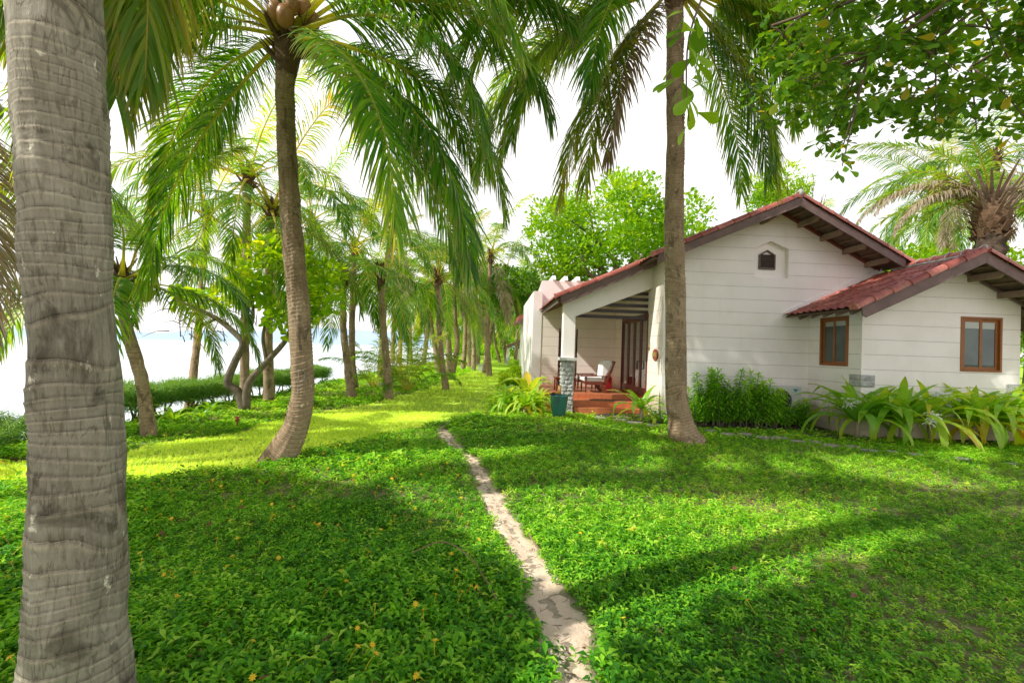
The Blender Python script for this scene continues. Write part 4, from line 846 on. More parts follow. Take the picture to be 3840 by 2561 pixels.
for i, c0 in enumerate(mains[:8] + mains[9:]):
    for j in range(7): rosette(c0[q2.randint(10, 20)] + q2.normal(0, .1, 3), 10, .13, 1200 + i * 10 + j)
for i in range(400):
    x = q2.uniform(2.9, 6.3); z = lowz(x) + .3 + abs(q2.normal(0, .75)); rosette((x, 4.6 + q2.uniform(-.6, .7), z), q2.randint(6, 11), .13, 2000 + i)
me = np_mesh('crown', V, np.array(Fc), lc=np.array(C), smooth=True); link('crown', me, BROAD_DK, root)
V = []; Fc = []; C = []
for i, p in enumerate(((1.46, 3.5, 4.35), (1.44, 3.5, 4.15), (1.47, 3.5, 3.98), (1.42, 3.5, 3.8), (1.46, 3.5, 3.65), (1.48, 3.52, 3.5))): rosette(p, 5 if i < 5 else 2, .215, 3100 + i, .55)
link('leafy_twig', np_mesh('leafy_twig', V, np.array(Fc), lc=np.array(C), smooth=True), BROAD, root)  # brighter leaf colour than the crown, so the twig looks sunlit

# ---------------------------------------------------------------- hedge, lilies, shrubs
def hedge(label, pts, w_, zt, zb, n, seed, nst):
    root = empty('clipped_hedge', pts[0], label, 'hedge', 'clipped needle hedges along the sea side'); q = np.random.RandomState(seed); P = np.array(pts, float)
    t = q.uniform(0, len(P) - 1.001, n); i = t.astype(int); f_ = (t - i)[:, None]; c0 = P[i] * (1 - f_) + P[i + 1] * f_
    hn_ = SN(seed, 1, 9, 3.0); x = c0[:, 0] + q.uniform(-1, 1, n) * w_ / 2; y = c0[:, 1]; zz = c0[:, 2] + zb + (zt - zb) * q.uniform(0, 1, n) ** .7 + .09 * hn_(y) + .05 * hn_(y * 3.1 + x * 4)
    tdir = q.normal(0, 1, (n, 3)) * (1, 1, .5) + (0, 0, .5); tdir /= np.linalg.norm(tdir, axis=1)[:, None]; l = q.uniform(.12, .34, n)[:, None]; s = np.cross(tdir, q.normal(0, 1, (n, 3))); s /= np.linalg.norm(s, axis=1)[:, None]; s *= .0035
    p = np.stack([x, y, zz], 1); mid = p + tdir * l * .6; tip = p + tdir * l + np.concatenate([np.zeros((n, 2)), -l * .3], 1)
    V = np.stack([p - s, p + s, mid + s, mid - s, tip], 1).reshape(-1, 3); b_ = np.arange(n)[:, None] * 5; Fc = np.concatenate([b_ + np.array(t_) for t_ in ((0, 1, 2), (0, 2, 3), (3, 2, 4))])
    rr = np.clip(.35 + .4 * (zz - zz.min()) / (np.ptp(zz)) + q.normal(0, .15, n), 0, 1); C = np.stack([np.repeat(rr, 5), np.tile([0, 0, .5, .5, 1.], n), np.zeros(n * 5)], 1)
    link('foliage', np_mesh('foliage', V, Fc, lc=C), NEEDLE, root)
    b = MB()
    for k in range(nst):
        t = k / nst * (len(P) - 1); i = int(t); c = P[i] + (P[i + 1] - P[i]) * (t - i) + (q.uniform(-.15, .15), q.uniform(-.1, .1), 0); g0 = float(gz(c[0], c[1])) - .05
        b = MB(); b.tube([(c[0], c[1], g0), (c[0] + q.uniform(-.06, .06), c[1] + q.uniform(-.1, .1), (g0 + c[2] + zb) / 2), (c[0] + q.uniform(-.15, .15), c[1] + q.uniform(-.15, .15), c[2] + zb + .15)], [.028, .022, .015], 6); b.build('stem', DARKBARK, root, smooth=True)
hedge('long clipped needle hedge on bare stems behind the lawn, far from the camera', [(-6.95, 8.3, -.02), (-6.9, 11, 0), (-7.0, 15, -.1), (-7.1, 19, -.15)], .75, .62, .22, 46000, 61, 42)
hedge('loose end of the needle hedge left of the massive grey trunk', [(-6.7, 4.4, 0), (-6.9, 5.6, 0), (-7.0, 7.0, 0)], .9, .45, -.15, 15000, 63, 8)

def strap_plant(label, base, n=20, L=.8, wd=.085, seed=0, stem=.18, flower=(), group='spider lilies', tint=.5, emin=.35, emax=1.35, name='spider_lily', droop=1.9, mat_=None, wav=.04):
    root = empty(name, base, label, 'plant', group); q = np.random.RandomState(seed); V = []; Fq = []; C = []; K = 9; base = np.array(base, float); top = base + (0, 0, stem)
    for k in range(n):
        a = k * 2.4 + q.uniform(-.3, .3); f_ = k / n; e = emax - (emax - emin) * (1 - f_) - (.25 if f_ < .2 else 0) + q.uniform(-.12, .12); l = L * (.7 + .3 * math.sin(PI * min(1, f_ + .25))) * q.uniform(.85, 1.1); w_ = wd * q.uniform(.85, 1.15)
        p = top + (math.cos(a) * .02, math.sin(a) * .02, 0); dr = droop * q.uniform(.6, 1.35) * (1.15 - .55 * f_); b0 = len(V); kink = q.randint(4, 8) if q.uniform() < .45 else -1; rr = float(np.clip(tint + q.normal(0, .13) + (.3 if f_ < .14 else 0), 0, 1)); ph = q.uniform(0, 6)
        for j in range(K + 1):
            t = j / K; ee = e - dr * t ** 1.6 - (.7 if kink > 0 and j > kink else 0); d = np.array((math.cos(a) * math.cos(ee), math.sin(a) * math.cos(ee), math.sin(ee))); s = np.array((-math.sin(a), math.cos(a), 0)); u_ = np.cross(s, d) * -1
            if j: p = p + d * l / K
            ww = w_ / 2 * np.interp(t, [0, .12, .45, .75, 1], [.55, .75, 1, .8, .04]); wv = wav * w_ * 3 * math.sin(t * 11 + ph)
            V += [p + s * ww - u_ * (-.22 * ww) + u_ * wv * .5, p - u_ * .12 * ww, p - s * ww - u_ * (-.22 * ww) - u_ * wv * .5]; C += [(rr, t, 0), (rr + .05, t, .15), (rr, t, 0)]
        for j in range(K):
            o_ = b0 + j * 3; Fq += [(o_, o_ + 1, o_ + 4, o_ + 3), (o_ + 1, o_ + 2, o_ + 5, o_ + 4)]
    link('foliage', np_mesh('foliage', V, np.array(Fq), lc=np.array(C), smooth=True), mat_ or CRIN, root)
    b = MB(); b.tube([base + (0, 0, -.03), base + (.005, 0, stem * .6), top + (0, 0, .04)], [.055, .045, .035], 12); b.build('stem', simple('pale_lily_stem', (.48, .38, .28), .8, .4, 20, .4, 60, .005, stretch=(1, 1, 3)), root, smooth=True)
    for fx, fy, fz in flower:
        b = MB(); c = base + (fx, fy, fz); b.tube([top, (top + c) / 2 + (0, 0, .1), c], [.012, .011, .009], 6)
        b.build('flower_stem', simple('green_stalk', (.18, .30, .06), .6), root)
        b = MB()
        for h in range(9):
            c2 = c + q.normal(0, .055, 3)
            for j in range(7):
                a = j * .9 + q.uniform(0, .4); e = q.uniform(-.2, .9); d = np.array((math.cos(a) * math.cos(e), math.sin(a) * math.cos(e), math.sin(e))); pts = [c2, c2 + d * .05, c2 + d * .09 + (0, 0, -.02), c2 + d * .11 + (0, 0, -.05)]
                b.tube(pts, [.005, .008, .007, .003], 4)
        b.build('flower', WHITEFL, root)
    return root
strap_plant('single young lily with broad green leaves in front of the porch steps', (3.48, 10.54, 0), 18, 1.0, .13, 501, .30, group=None, tint=.45, emin=.3, droop=1.8)
for i, (x, y, L, fl, lb) in enumerate(((7.45, 9.0, .92, ((-.30, -.15, .75),), 'lily nearest the annexe corner, leftmost of the flowering bed'), (8.25, 8.85, .92, ((.0, -.62, .52),), 'lily with a low white flower head below the annexe gable'), (8.98, 9.0, .95, ((-.22, -.5, .98),), 'lily with a tall white flower head below the annexe gable'),
        (9.75, 8.85, .9, (), 'flowerless lily under the left half of the annexe window'), (10.5, 8.9, .95, (), 'flowerless lily under the right half of the annexe window'), (11.2, 8.8, 1.0, (), 'tallest lily at the far right end of the bed'), (7.95, 9.05, .8, (), 'small lily squeezed between the first and second of the bed'), (10.1, 9.0, .85, (), 'lily growing behind the front row against the annexe wall'), (11.7, 9.3, .95, (), 'lily past the right corner of the annexe'))):
    strap_plant(lb, (x, y, 0), 36, L * 1.62, .15, 510 + i, .36, fl, 'spider lilies in the bed before the annexe', tint=.45 + .07 * (i % 3), emin=.6, emax=1.5, droop=1.75)
for i, (x, y, lb) in enumerate(((.78, 11.15, 'big yellowing lily clump beside the turquoise jar'), (.35, 11.5, 'lily clump with narrow sunlit leaves at the left of the jar, path side'), (1.12, 11.5, 'lily clump tucked between the jar and the white wall'))):
    strap_plant(lb, (x, y, 0), 44, 1.0 - .1 * i, .085, 530 + i, .2, (), 'sunlit lily clumps beside the porch', tint=.55, emin=.2, emax=1.45, droop=1.7)
for i, (x, y, L, lb) in enumerate(((-5.9, 8.6, .62, 'dark strappy lily just right of the leaning palm foot'), (-5.6, 8.9, .5, 'smaller strappy lily crowding the one by the leaning palm'), (-6.0, 9.8, .62, 'strappy lily between the leaning palm and the gnarled tree'), (-5.0, 11.6, .6, 'strappy lily to the right of the gnarled tree'), (-5.5, 13.5, .55, 'strappy lily before the hedge behind the curved palm'), (-5.8, 14.8, .55, 'strappy lily at the distant half of the hedge'), (-5.9, 16.3, .5, 'furthest strappy lily along the hedge'), (-5.75, 5.15, .55, 'yellow green strappy plant at the left edge of the lawn'))):
    strap_plant(lb, (x, y, float(gz(x, y))), 26, L, .06, 550 + i, .05, (), 'strappy lilies along the hedge', tint=.4 if i != 7 else .85, emin=.1, droop=1.8)
for i, (x, y, s_, lb) in enumerate(((-4.3, 16.2, .50, 'young palm seedling beside the white kerb slab'), (-3.6, 18.3, .60, 'young trunkless palm behind the stout short palm'), (-2.9, 15.2, .55, 'young palm just right of the stout palm foot'))):
    root = empty('young_palm', (x, y, 0), lb, 'palm tree', 'young trunkless palms')
    for k in range(9): place_frond(root, (x, y, .05), 6 - k // 3, k * 137 + 20, 'mid', k, s_, 'y' if k % 2 else 'g')

def shrub(label, x, y, h, n, seed, w_=.34):
    root = empty('leafy_shrub', (x, y, 0), label, 'shrub', 'dark leafy shrubs along the gable wall'); q = np.random.RandomState(seed); b = MB(); V = []; Fc = []; C = []
    for k in range(n):
        bx, by = x + q.uniform(-w_, w_), y + q.uniform(-.22, .22); hh = h * q.uniform(.4, 1.08); tx, ty = bx + q.uniform(-.24, .24), by + q.uniform(-.2, .2); b = MB(); b.tube([(bx, by, -.02), ((bx + tx) / 2, (by + ty) / 2, hh * .5), (tx, ty, hh)], [.012, .009, .006], 5); b.build('stem', simple('green_shrub_stem', (.20, .20, .11), .8), root)
        nl = int(hh / .010)
        for j in range(nl):
            t = .22 + .78 * j / nl; a = j * 2.4; e = .25 + .9 * (t > .9) * (t - .9) * 10 + q.uniform(-.35, .2); d = (math.cos(a) * math.cos(e), math.sin(a) * math.cos(e), math.sin(e)); p = (bx + (tx - bx) * t, by + (ty - by) * t, hh * t)
            v, fc = leaf_tpl(d, q.uniform(.12, .20), .046, q.uniform(.1, .5), p, .3); bb = len(V); V += v; Fc += [tuple(i_ + bb for i_ in t_) for t_ in fc]; rr = .25 + .55 * max(0, t - .75) * 3 + q.uniform(-.12, .12); C += [(rr, 0, 0)] * 5
    link('foliage', np_mesh('foliage', V, np.array(Fc), lc=np.clip(np.array(C), 0, 1)), SHRUB, root)
for i, (x, h, lb) in enumerate(((4.05, .42, 'low shrub tucked behind the foot of the tall palm'), (4.72, .95, 'shrub next to the tall palm trunk, first of the row'), (5.05, 1.22, 'tall shrub with a pale pointed tip near the palm, second of the row'), (5.45, 1.05, 'full dark shrub under the gable vent, middle of the row'), (5.85, 1.2, 'tall shrub with twin tips, right of the middle of the row'), (6.2, .98, 'dense shrub before the gap at the outdoor unit'), (6.6, .85, 'shrub partly covering the grey outdoor unit'), (6.95, .62, 'low shrub at the right side of the outdoor unit'))):
    shrub(lb, x, 10.15 + .1 * (i % 2), h, 17 if h > .5 else 9, 600 + i, .32)
# broad paddle leaves beside the white garden wall
strap_plant('paddle leaved plant with wide bright blades beside the white garden wall', (.95, 12.6, 0), 9, 1.25, .26, 571, .25, (), None, .75, .7, 1.45, 'paddle_plant', 1.2)
strap_plant('second paddle leaved plant, lower and closer to the path', (.35, 13.2, 0), 8, .9, .24, 572, .15, (), None, .7, .4, 1.35, 'paddle_plant', 1.3)
for i, (x, y, s_, lb) in enumerate(((.6, 16.5, .8, 'round leafy bush past the paddle leaved plants'), (.9, 21, 1.0, 'leafy bush along the garden wall further on'), (2.0, 30, 1.3, 'bush before the far bungalow porch'), (-.5, 60, 3.0, 'low bright bush at the far end of the path'), (-5, 62, 3.5, 'far bright bush towards the sea'), (5.5, 38, 2.0, 'bush near the side of the far bungalow'))):
    root = empty('bush', (x, y, 0), lb, 'bush', 'bushes along the garden wall'); cl = ell_clumps((x, y, s_ * .35), (s_ * .7, s_ * .5, s_ * .35), 14, s_ * .22, 700 + i)
    V, Fc, C = leafy(cl, 1500, .09 * (1 + s_ * .6), 720 + i, .5, .6); link('foliage', np_mesh('foliage', V, Fc, lc=C), BROAD, root)

# yellow flowers
def flower_mesh():
    b = MB()
    for k in range(8):
        a = k * PI / 4; c_, s_ = math.cos(a), math.sin(a); b.add([(0, 0, .004), (.010 * c_ - .004 * s_, .010 * s_ + .004 * c_, .006), (.019 * c_, .019 * s_, .003), (.010 * c_ + .004 * s_, .010 * s_ - .004 * c_, .006)], [(0, 3, 2, 1)])
    b.ball((0, 0, .005), .005, 4); b.tube([(0, 0, .003), (.004, .003, -.03), (0, 0, -.07)], .0012, 4)
    me = bpy.data.meshes.new('yellow_flower'); me.from_pydata(b.V, [], b.F); me.materials.append(YELFL); return me
fm_ = flower_mesh(); q = np.random.RandomState(88); k = 0
while k < 290:
    y = math.sqrt(q.uniform(1.8 ** 2, 7.5 ** 2)) if k < 240 else q.uniform(2.3, 7); x = q.uniform(-1.1, -.02) * y if k < 274 else q.uniform(.1, .9) * y
    if is_lawn(np.array([x]), np.array([y]))[0] or path_dist(np.array([x]), np.array([y]))[0][0] < .25 or abs(x + 1.64) < .35 and y < 2.4: continue
    o = bpy.data.objects.new('yellow_flower', fm_); COL.objects.link(o); o.location = (x, y, float(gz(x, y)) + q.uniform(.085, .125)); o.rotation_euler = (q.uniform(.1, .8), q.uniform(-.6, .6), q.uniform(0, 6)); s_ = q.uniform(.8, 1.15); o.scale = (s_,) * 3
    tag(o, 'small yellow daisy like flower standing above the ground cover', 'flower', 'yellow flowers dotted through the ground cover'); k += 1
# far yellow specks beyond counting
n = 2600; x, y = wedge(n * 4, 8.5, 24, q, xmin=-6.5, xmax=1); kk = cover_ok(x, y, q, False); x, y = x[kk][:n], y[kk][:n]; sp_ = (np.array([(-.02, 0, .0), (0, -.02, 0), (.02, 0, 0), (0, .02, 0), (0, 0, .012)]), np.array([(0, 1, 4), (1, 2, 4), (2, 3, 4), (3, 0, 4)]), np.zeros((5, 3)))
V, Fc, C = scatter([sp_], np.stack([x, y, gz(x, y) + .085], 1), q.uniform(.5, 1.0, len(x)), seed=3)
o = link('distant_flowers', np_mesh('distant_flowers', V, Fc), YELFL); tag(o, 'countless tiny yellow flowers over the distant ground cover', 'flowers', kind='stuff')

# stepping stones
q = np.random.RandomState(90)
for i, (x, y, s_) in enumerate(STONES):
    n = 7; a0 = q.uniform(0, 6); pl = [(x + s_ * q.uniform(.45, .62) * math.cos(a0 + 2 * PI * k / n) * 1.1, y + s_ * q.uniform(.4, .55) * math.sin(a0 + 2 * PI * k / n) * .8, float(gz(x, y)) - .02) for k in range(n)]
    b = MB(); b.prism(pl, (0, 0, .065)); o = b.build('stepping_stone', PEB, bevel=.008); tag(o, 'flat irregular grey stepping stone sunk in the ground cover before the bungalow', 'stepping stone', 'stepping stones leading along the bungalow')
# dry frond stem lying by the path, dead leaves
b = MB(); b.tube(catmull([(-.55, 3.35, .09), (-.35, 3.42, .14), (-.15, 3.3, .10), (.0, 3.0, .06), (.06, 2.85, .03)], 16), np.linspace(.004, .006, 16), 6); o = b.build('fallen_stalk', TWIG); tag(o, 'curved dry stalk lying over the ground cover at the edge of the path', 'twig')
b = MB(); b.tube([(.40, 3.55, .03), (.36, 3.75, .035), (.33, 3.9, .03)], .006, 5); o = b.build('twig', TWIG); tag(o, 'short straight stick lying on the sandy path', 'twig')
for i, (x, y, s_, lb) in enumerate(((2.35, 2.85, .10, 'curled reddish dead leaf in the shaded ground cover'), (1.75, 3.2, .08, 'flat dead leaf lying near the lit edge of the shadow'), (-2.3, 4.2, .08, 'dead leaf lying between the big trunk and the curved palm'))):
    b = MB(); V = obovate(np.array((x, y, .07)), np.array((.7, .6, .15)), np.array((.2, -.2, 1.)), s_, s_ * .5); b.add(V, [(j * 3 + a, j * 3 + a + 1, j * 3 + a + 4, j * 3 + a + 3) for j in range(5) for a in (0, 1)]); o = b.build('dead_leaf', DRYL); tag(o, lb, 'leaf')
# sprinkler head, utility box, green post
b = MB(); b.tube([(-4.45, 8.06, -.02), (-4.45, 8.06, .16)], .012, 8); r_ = b.build('garden_sprinkler', simple('red_brass', (.30, .10, .05), .4)); tag(r_, 'small red brown sprinkler head on a short riser in the lawn edge', 'sprinkler')
b = MB(); b.ball((-4.45, 8.06, .20), .035, 8); b.bar((-4.5, 8.06, .24), (-4.40, 8.06, .25), .02, .02); b.build('sprinkler_head', simple('red_plastic_head', (.35, .05, .03), .4), r_, loc=(0, 0, 0))
b = MB(); b.box(-1.15, -.85, 31.0, 31.3, 0, .42); b.box(-1.18, -.82, 30.97, 31.33, .42, .46); o = b.build('utility_box', simple('pale_plastic', (.55, .56, .55), .6)); tag(o, 'small pale grey utility box on the grass among the palms', 'utility box')
b = MB(); b.tube([(-4.6, 24, 0), (-4.6, 24, 1.7)], .05, 8); b.ball((-4.6, 24, 1.75), .07, 6); o = b.build('lamp_post', simple('green_paint', (.02, .20, .08), .4)); tag(o, 'slim green painted post standing near the sea side of the grove', 'post')
b = MB(); b.box(-4.9, -3.9, 17.2, 17.5, 0, .09); b.box(-4.85, -3.95, 17.25, 17.45, .09, .12); o = b.build('kerb_slab', simple('white_concrete', (.70, .70, .68), .8)); tag(o, 'low white concrete slab at the lawn edge near the sea', 'slab')
# ---------------------------------------------------------------- the bungalow
house = empty('bungalow', (4.01, 10.7, 0), 'white boarded bungalow with red tiled gables, open porch and annexe', 'house')
YM, YA, YB, YP, XD, XA, XR = 10.7, 9.115, 15.1, 11.53, 4.01, 7.61, 11.05
Z0, DZ = .787 - .3128 * 3 + .012, .3128         # board joints at Z0 + k*DZ
RX, RZ, SL, SR = 6.81, 5.20, .442, .53
AX, AZ, AL, AR = 9.47, 3.72, .464, .50
def main_z(x): return RZ - (SL * (RX - x) if x < RX else SR * (x - RX))
def ann_z(x): return AZ - (AL * (AX - x) if x < AX else AR * (x - AX))
def clip(poly, a, b_, c):
    """keep a*u+b*v>=c of a convex polygon in (u,v)"""
    out = []; n = len(poly)
    for i in range(n):
        p, q_ = poly[i], poly[(i + 1) % n]; dp = a * p[0] + b_ * p[1] - c; dq = a * q_[0] + b_ * q_[1] - c
        if dp >= 0: out.append(p)
        if (dp >= 0) != (dq >= 0): t = dp / (dp - dq); out.append((p[0] + (q_[0] - p[0]) * t, p[1] + (q_[1] - p[1]) * t))
    return out
def area(p): return abs(sum(p[i][0] * p[(i + 1) % len(p)][1] - p[(i + 1) % len(p)][0] * p[i][1] for i in range(len(p)))) / 2
def cut(pieces, hole):
    out = []
    for poly in pieces:
        rest = poly; n = len(hole)
        for i in range(n):
            (u0, v0), (u1, v1) = hole[i], hole[(i + 1) % n]; a, b_ = -(v1 - v0), (u1 - u0); c = a * u0 + b_ * v0   # inside: left side (ccw hole)
            o_ = clip(rest, -a, -b_, -c)
            if len(o_) > 2 and area(o_) > 1e-5: out.append(o_)
            rest = clip(rest, a, b_, c)
            if len(rest) < 3: break
    return out
def boarded(poly, to3, nrm, holes=(), back=.12, gap=.007, depth=.010, mat=None, zmin=-.1, zmax=6):
    """boards of one wall; to3 maps (u,z) to a point on the wall face, nrm is the outward normal"""
    b = MB(); gbk = MB(); nrm = np.array(nrm, float)
    k = -4
    while Z0 + k * DZ < zmax:
        lo, hi = Z0 + k * DZ + gap / 2, Z0 + (k + 1) * DZ - gap / 2; k += 1
        p = clip(clip(poly, 0, 1, lo), 0, -1, -hi)
        if len(p) < 3: continue
        ps = [p]
        for h in holes: ps = cut(ps, h)
        for q_ in ps: b.prism([np.array(to3(u_, z_)) for u_, z_ in q_], -nrm * depth)
    ps = [poly]
    for h in holes: ps = cut(ps, h)
    for q_ in ps: gbk.prism([np.array(to3(u_, z_)) - nrm * depth for u_, z_ in q_], -nrm * (back - depth))
    return b, gbk
def ccw(p):
    s = sum(p[i][0] * p[(i + 1) % len(p)][1] - p[(i + 1) % len(p)][0] * p[i][1] for i in range(len(p)))
    return p if s > 0 else p[::-1]
def wall(poly, to3, nrm, holes=(), mat_=None, back=.035):
    b, gb = boarded(ccw(poly), to3, nrm, [ccw(h) for h in holes], back)
    w_ = b.build('wall', mat_ or WALL, house); gb.build('wall_joint', GROOVE, w_, loc=-np.array(house.location) * 0)
    return w_
def build_sub(b, name, mat_, parent, **k):          # a sub-part under a part whose own offset is that of the house
    return b.build(name, mat_, parent, loc=(0, 0, 0), **k)

vent_hole = [(6.21, 3.53), (7.055, 3.53), (7.055, 4.255), (6.61, 4.445), (6.21, 4.265)]
wall([(XD, -.1), (9.35, -.1), (9.35, main_z(9.35)), (RX, RZ), (XD, main_z(XD))], lambda u_, z_: (u_, YM, z_), (0, -1, 0), [vent_hole])
DOOR = (11.76, 14.2, .44, 2.66)
wall([(YM + .012, -.1), (YB, -.1), (YB, main_z(XD)), (YM + .012, main_z(XD))], lambda u_, z_: (XD, u_, z_), (-1, 0, 0), [[(DOOR[0], DOOR[2]), (DOOR[1], DOOR[2]), (DOOR[1], DOOR[3]), (DOOR[0], DOOR[3])]], WALL_IN)
wall([(1.52, -.1), (XD, -.1), (XD, main_z(XD)), (1.52, main_z(1.52))], lambda u_, z_: (u_, YB, z_), (0, -1, 0), [[(2.11, .43), (2.75, .43), (2.75, 2.33), (2.11, 2.33)]], WALL_IN, .25)
# smooth pier and raised garden wall with concrete beams
b = MB(); b.box(1.22, 1.518, 15.08, 15.36, -.1, 3.56); b.build('pier', WALL, house)
b = MB(); b.prism([(1.24, 15.36, main_z(1.5) + .15), (1.24, 15.36, 3.58), (1.40, 15.36, 3.60), (1.52, 15.36, 3.97), (3.4, 15.36, 3.99), (3.4, 15.36, 2.9)], (0, .16, 0)); b.build('parapet', WALL, house)
b = MB(); b.box(1.22, 1.36, 15.53, 20.5, -.1, 3.56); b.build('garden_wall', WALL, house)
b = MB(); b.box(XA - .0025, XA + .034, YA - .0015, YA + .036, -.1, ann_z(XA) - .01); b.build('corner_post', WALL, house); b = MB(); b.box(XD - .0025, XD + .034, YM - .0025, YM + .036, -.1, main_z(XD) - .01); b.build('corner_post', WALL, house)
for x in (1.86, 2.27, 2.69):
    b = MB(); b.prism([(x, 15.2, 3.99), (x, 15.36, 4.15), (x, 17.5, 4.15), (x, 17.5, 3.99)], (.11, 0, 0)); b.build('pergola_beam', WALL, house)
# recess with mosaic panel and red flowers
b = MB(); b.box(2.06, 2.80, 15.55, 15.6, .40, 2.4); b.box(2.05, 2.11, 15.11, 15.54, .40, 2.4); b.box(2.75, 2.80, 15.11, 15.54, .40, 2.4); b.box(2.112, 2.748, 15.11, 15.54, .40, .43); b.build('recess', WALL_IN, house)
b = MB(); q = np.random.RandomState(4); b.box(2.16, 2.42, 15.40, 15.42, 1.05, 2.25, .2); pm_ = b.build('mosaic_panel', simple('sand_plaster', (.55, .40, .30), .9), house); b = MB()
for k in range(300):
    x, z = q.uniform(2.17, 2.41), q.uniform(1.06, 2.24); s_ = q.uniform(.006, .014); b.box(x - s_, x + s_, 15.392, 15.40, z - s_ * .8, z + s_ * .8)
build_sub(b, 'pebbles', simple('dark_pebble', (.10, .07, .05), .6), pm_)
root = empty('red_flower_vase', (2.28, 15.28, .43), 'tall thin vase of red blooms in the niche behind the stone pillar', 'vase'); b = MB(); b.lathe([(.05, .43), (.07, .55), (.05, .72), (.03, .8)], 2.28, 15.28, 12); b.build('vase', BAMB, root, smooth=True); b = MB()
for k in range(16): c = (2.28 + q.normal(0, .05), 15.25 + q.normal(0, .04), 1.08 + q.uniform(-.2, .25)); b.ball(c, .035, 5); b.tube([(2.28, 15.28, .78), c], .004, 4)
b.build('blooms', REDCL, root)
# annexe walls
SW = (9.47, 10.33, 1.47, 2.57); FW = (9.735, 10.645, 1.455, 2.605)
wall([(YA, -.1), (YM - .002, -.1), (YM - .002, ann_z(XA)), (YA, ann_z(XA))], lambda u_, z_: (XA, u_, z_), (-1, 0, 0), [[(SW[0], SW[2]), (SW[1], SW[2]), (SW[1], SW[3]), (SW[0], SW[3])]])
wall([(XA + .013, -.1), (XR, -.1), (XR, ann_z(XR)), (AX, AZ), (XA + .013, ann_z(XA + .013))], lambda u_, z_: (u_, YA + .002, z_), (0, -1, 0), [[(FW[0], FW[2]), (FW[1], FW[2]), (FW[1], FW[3]), (FW[0], FW[3])]])
b = MB(); b.box(XR - .12, XR - .002, YA + .14, 14.5, -.1, ann_z(XR) - .005); b.box(9.36, XR - .13, 14.3, 14.42, -.1, 2.7); b.box(9.2, 9.34, 10.85, 17, -.1, main_z(9.34) - .01); b.box(4.15, 9.19, 16.6, 16.75, -.1, 3.8); b.build('rear_wall', WALL, house)
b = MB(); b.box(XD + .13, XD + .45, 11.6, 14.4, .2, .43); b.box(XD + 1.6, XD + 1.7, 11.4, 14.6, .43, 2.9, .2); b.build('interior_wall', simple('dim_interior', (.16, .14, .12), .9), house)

# gable vent
b = MB(); b.prism([(u_, YM + .12, z_) for u_, z_ in vent_hole], (0, .03, 0)); v_ = b.build('vent_niche', WALL, house); b = MB(); cx_ = (6.63, 3.95)
for i in range(5):
    a_, b_ = vent_hole[i], vent_hole[(i + 1) % 5]; s0 = [(cx_[0] + (p_[0] - cx_[0]) * .985, cx_[1] + (p_[1] - cx_[1]) * .985) for p_ in (a_, b_)]; b.prism([(k_[0], YM - .0025, k_[1]) for k_ in (a_, b_, s0[1], s0[0])], (0, .122, 0))
b.build('niche_reveal', WALL, house)
b = MB(); vp = [(6.37, 3.755), (6.78, 3.755), (6.78, 4.115), (6.575, 4.235), (6.37, 4.115)]
def inset(p, d): c = np.mean(p, 0); return [tuple(c + (np.array(k_) - c) * (1 - d)) for k_ in p]
vi = inset(vp, .17)
for i in range(5):
    a_, b_, c_, d_ = vp[i], vp[(i + 1) % 5], vi[(i + 1) % 5], vi[i]; b.prism([(k_[0], YM + .08, k_[1]) for k_ in (a_, b_, c_, d_)], (0, .038, 0))
VW = simple('vent_wood', (.16, .11, .095), .6, .3, 9); vt = b.build('gable_vent', VW, house)
b = MB()
for k in range(7): z = 3.79 + k * .052; b.bar((6.40, YM + .105, z), (6.75, YM + .105, z), .012, .036, up=(0, -.6, .8))
b.box(6.40, 6.75, YM + .1175, YM + .1195, 3.78, 4.12); build_sub(b, 'slats', simple('vent_slat_dark', (.09, .065, .055), .6), vt)

def window(plane, r_, blind=.35):
    """plane 'x' (wall faces -X at XA) or 'y' (wall faces -Y at YA)"""
    u0, u1, z0, z1 = r_
    def P(u_, d, z_): return (XA + d, u_, z_) if plane == 'x' else (u_, YA + .002 + d, z_)
    def bx(b, a0, a1, c0, c1, d0, d1): p, q_ = P(a0, d0, c0), P(a1, d1, c1); b.box(min(p[0], q_[0]), max(p[0], q_[0]), min(p[1], q_[1]), max(p[1], q_[1]), c0, c1)
    b = MB(); t = .048; bx(b, u0, u0 + t, z0, z1, -.012, .07); bx(b, u1 - t, u1, z0, z1, -.012, .07); bx(b, u0 + t, u1 - t, z1 - t, z1, -.012, .07); bx(b, u0 + t, u1 - t, z0, z0 + t * .8, -.022, .07)
    w_ = b.build('window', WIN, house, bevel=.004); um = (u0 + u1) / 2; s_ = .058
    for n_, (a0, a1, d) in enumerate(((u0 + t, um + .03, .006), (um - .03, u1 - t, .034))):
        b = MB(); lo, hi = z0 + t * .8, z1 - t; bx(b, a0, a0 + s_, lo, hi, d, d + .026); bx(b, a1 - s_, a1, lo, hi, d, d + .026); bx(b, a0 + s_, a1 - s_, hi - s_, hi, d, d + .026); bx(b, a0 + s_, a1 - s_, lo, lo + s_, d, d + .026)
        build_sub(b, 'sash', WIN, w_, bevel=.003); b = MB(); bx(b, a0 + s_, a1 - s_, lo + s_, hi - s_, d + .012, d + .016); build_sub(b, 'pane', GLASS, w_)
    b = MB(); bx(b, u0 + .01, u1 - .01, z0 + .01, z1 - .01, .08, .09); build_sub(b, 'blind', CURT, w_)
    if plane == 'x': b = MB(); b.bar(P(um - .01, -.01, z0 + .5), P(um - .01, -.01, z0 + .62), .012, .02); build_sub(b, 'handle', GOLD, w_)
    return w_
window('x', SW); window('y', FW)

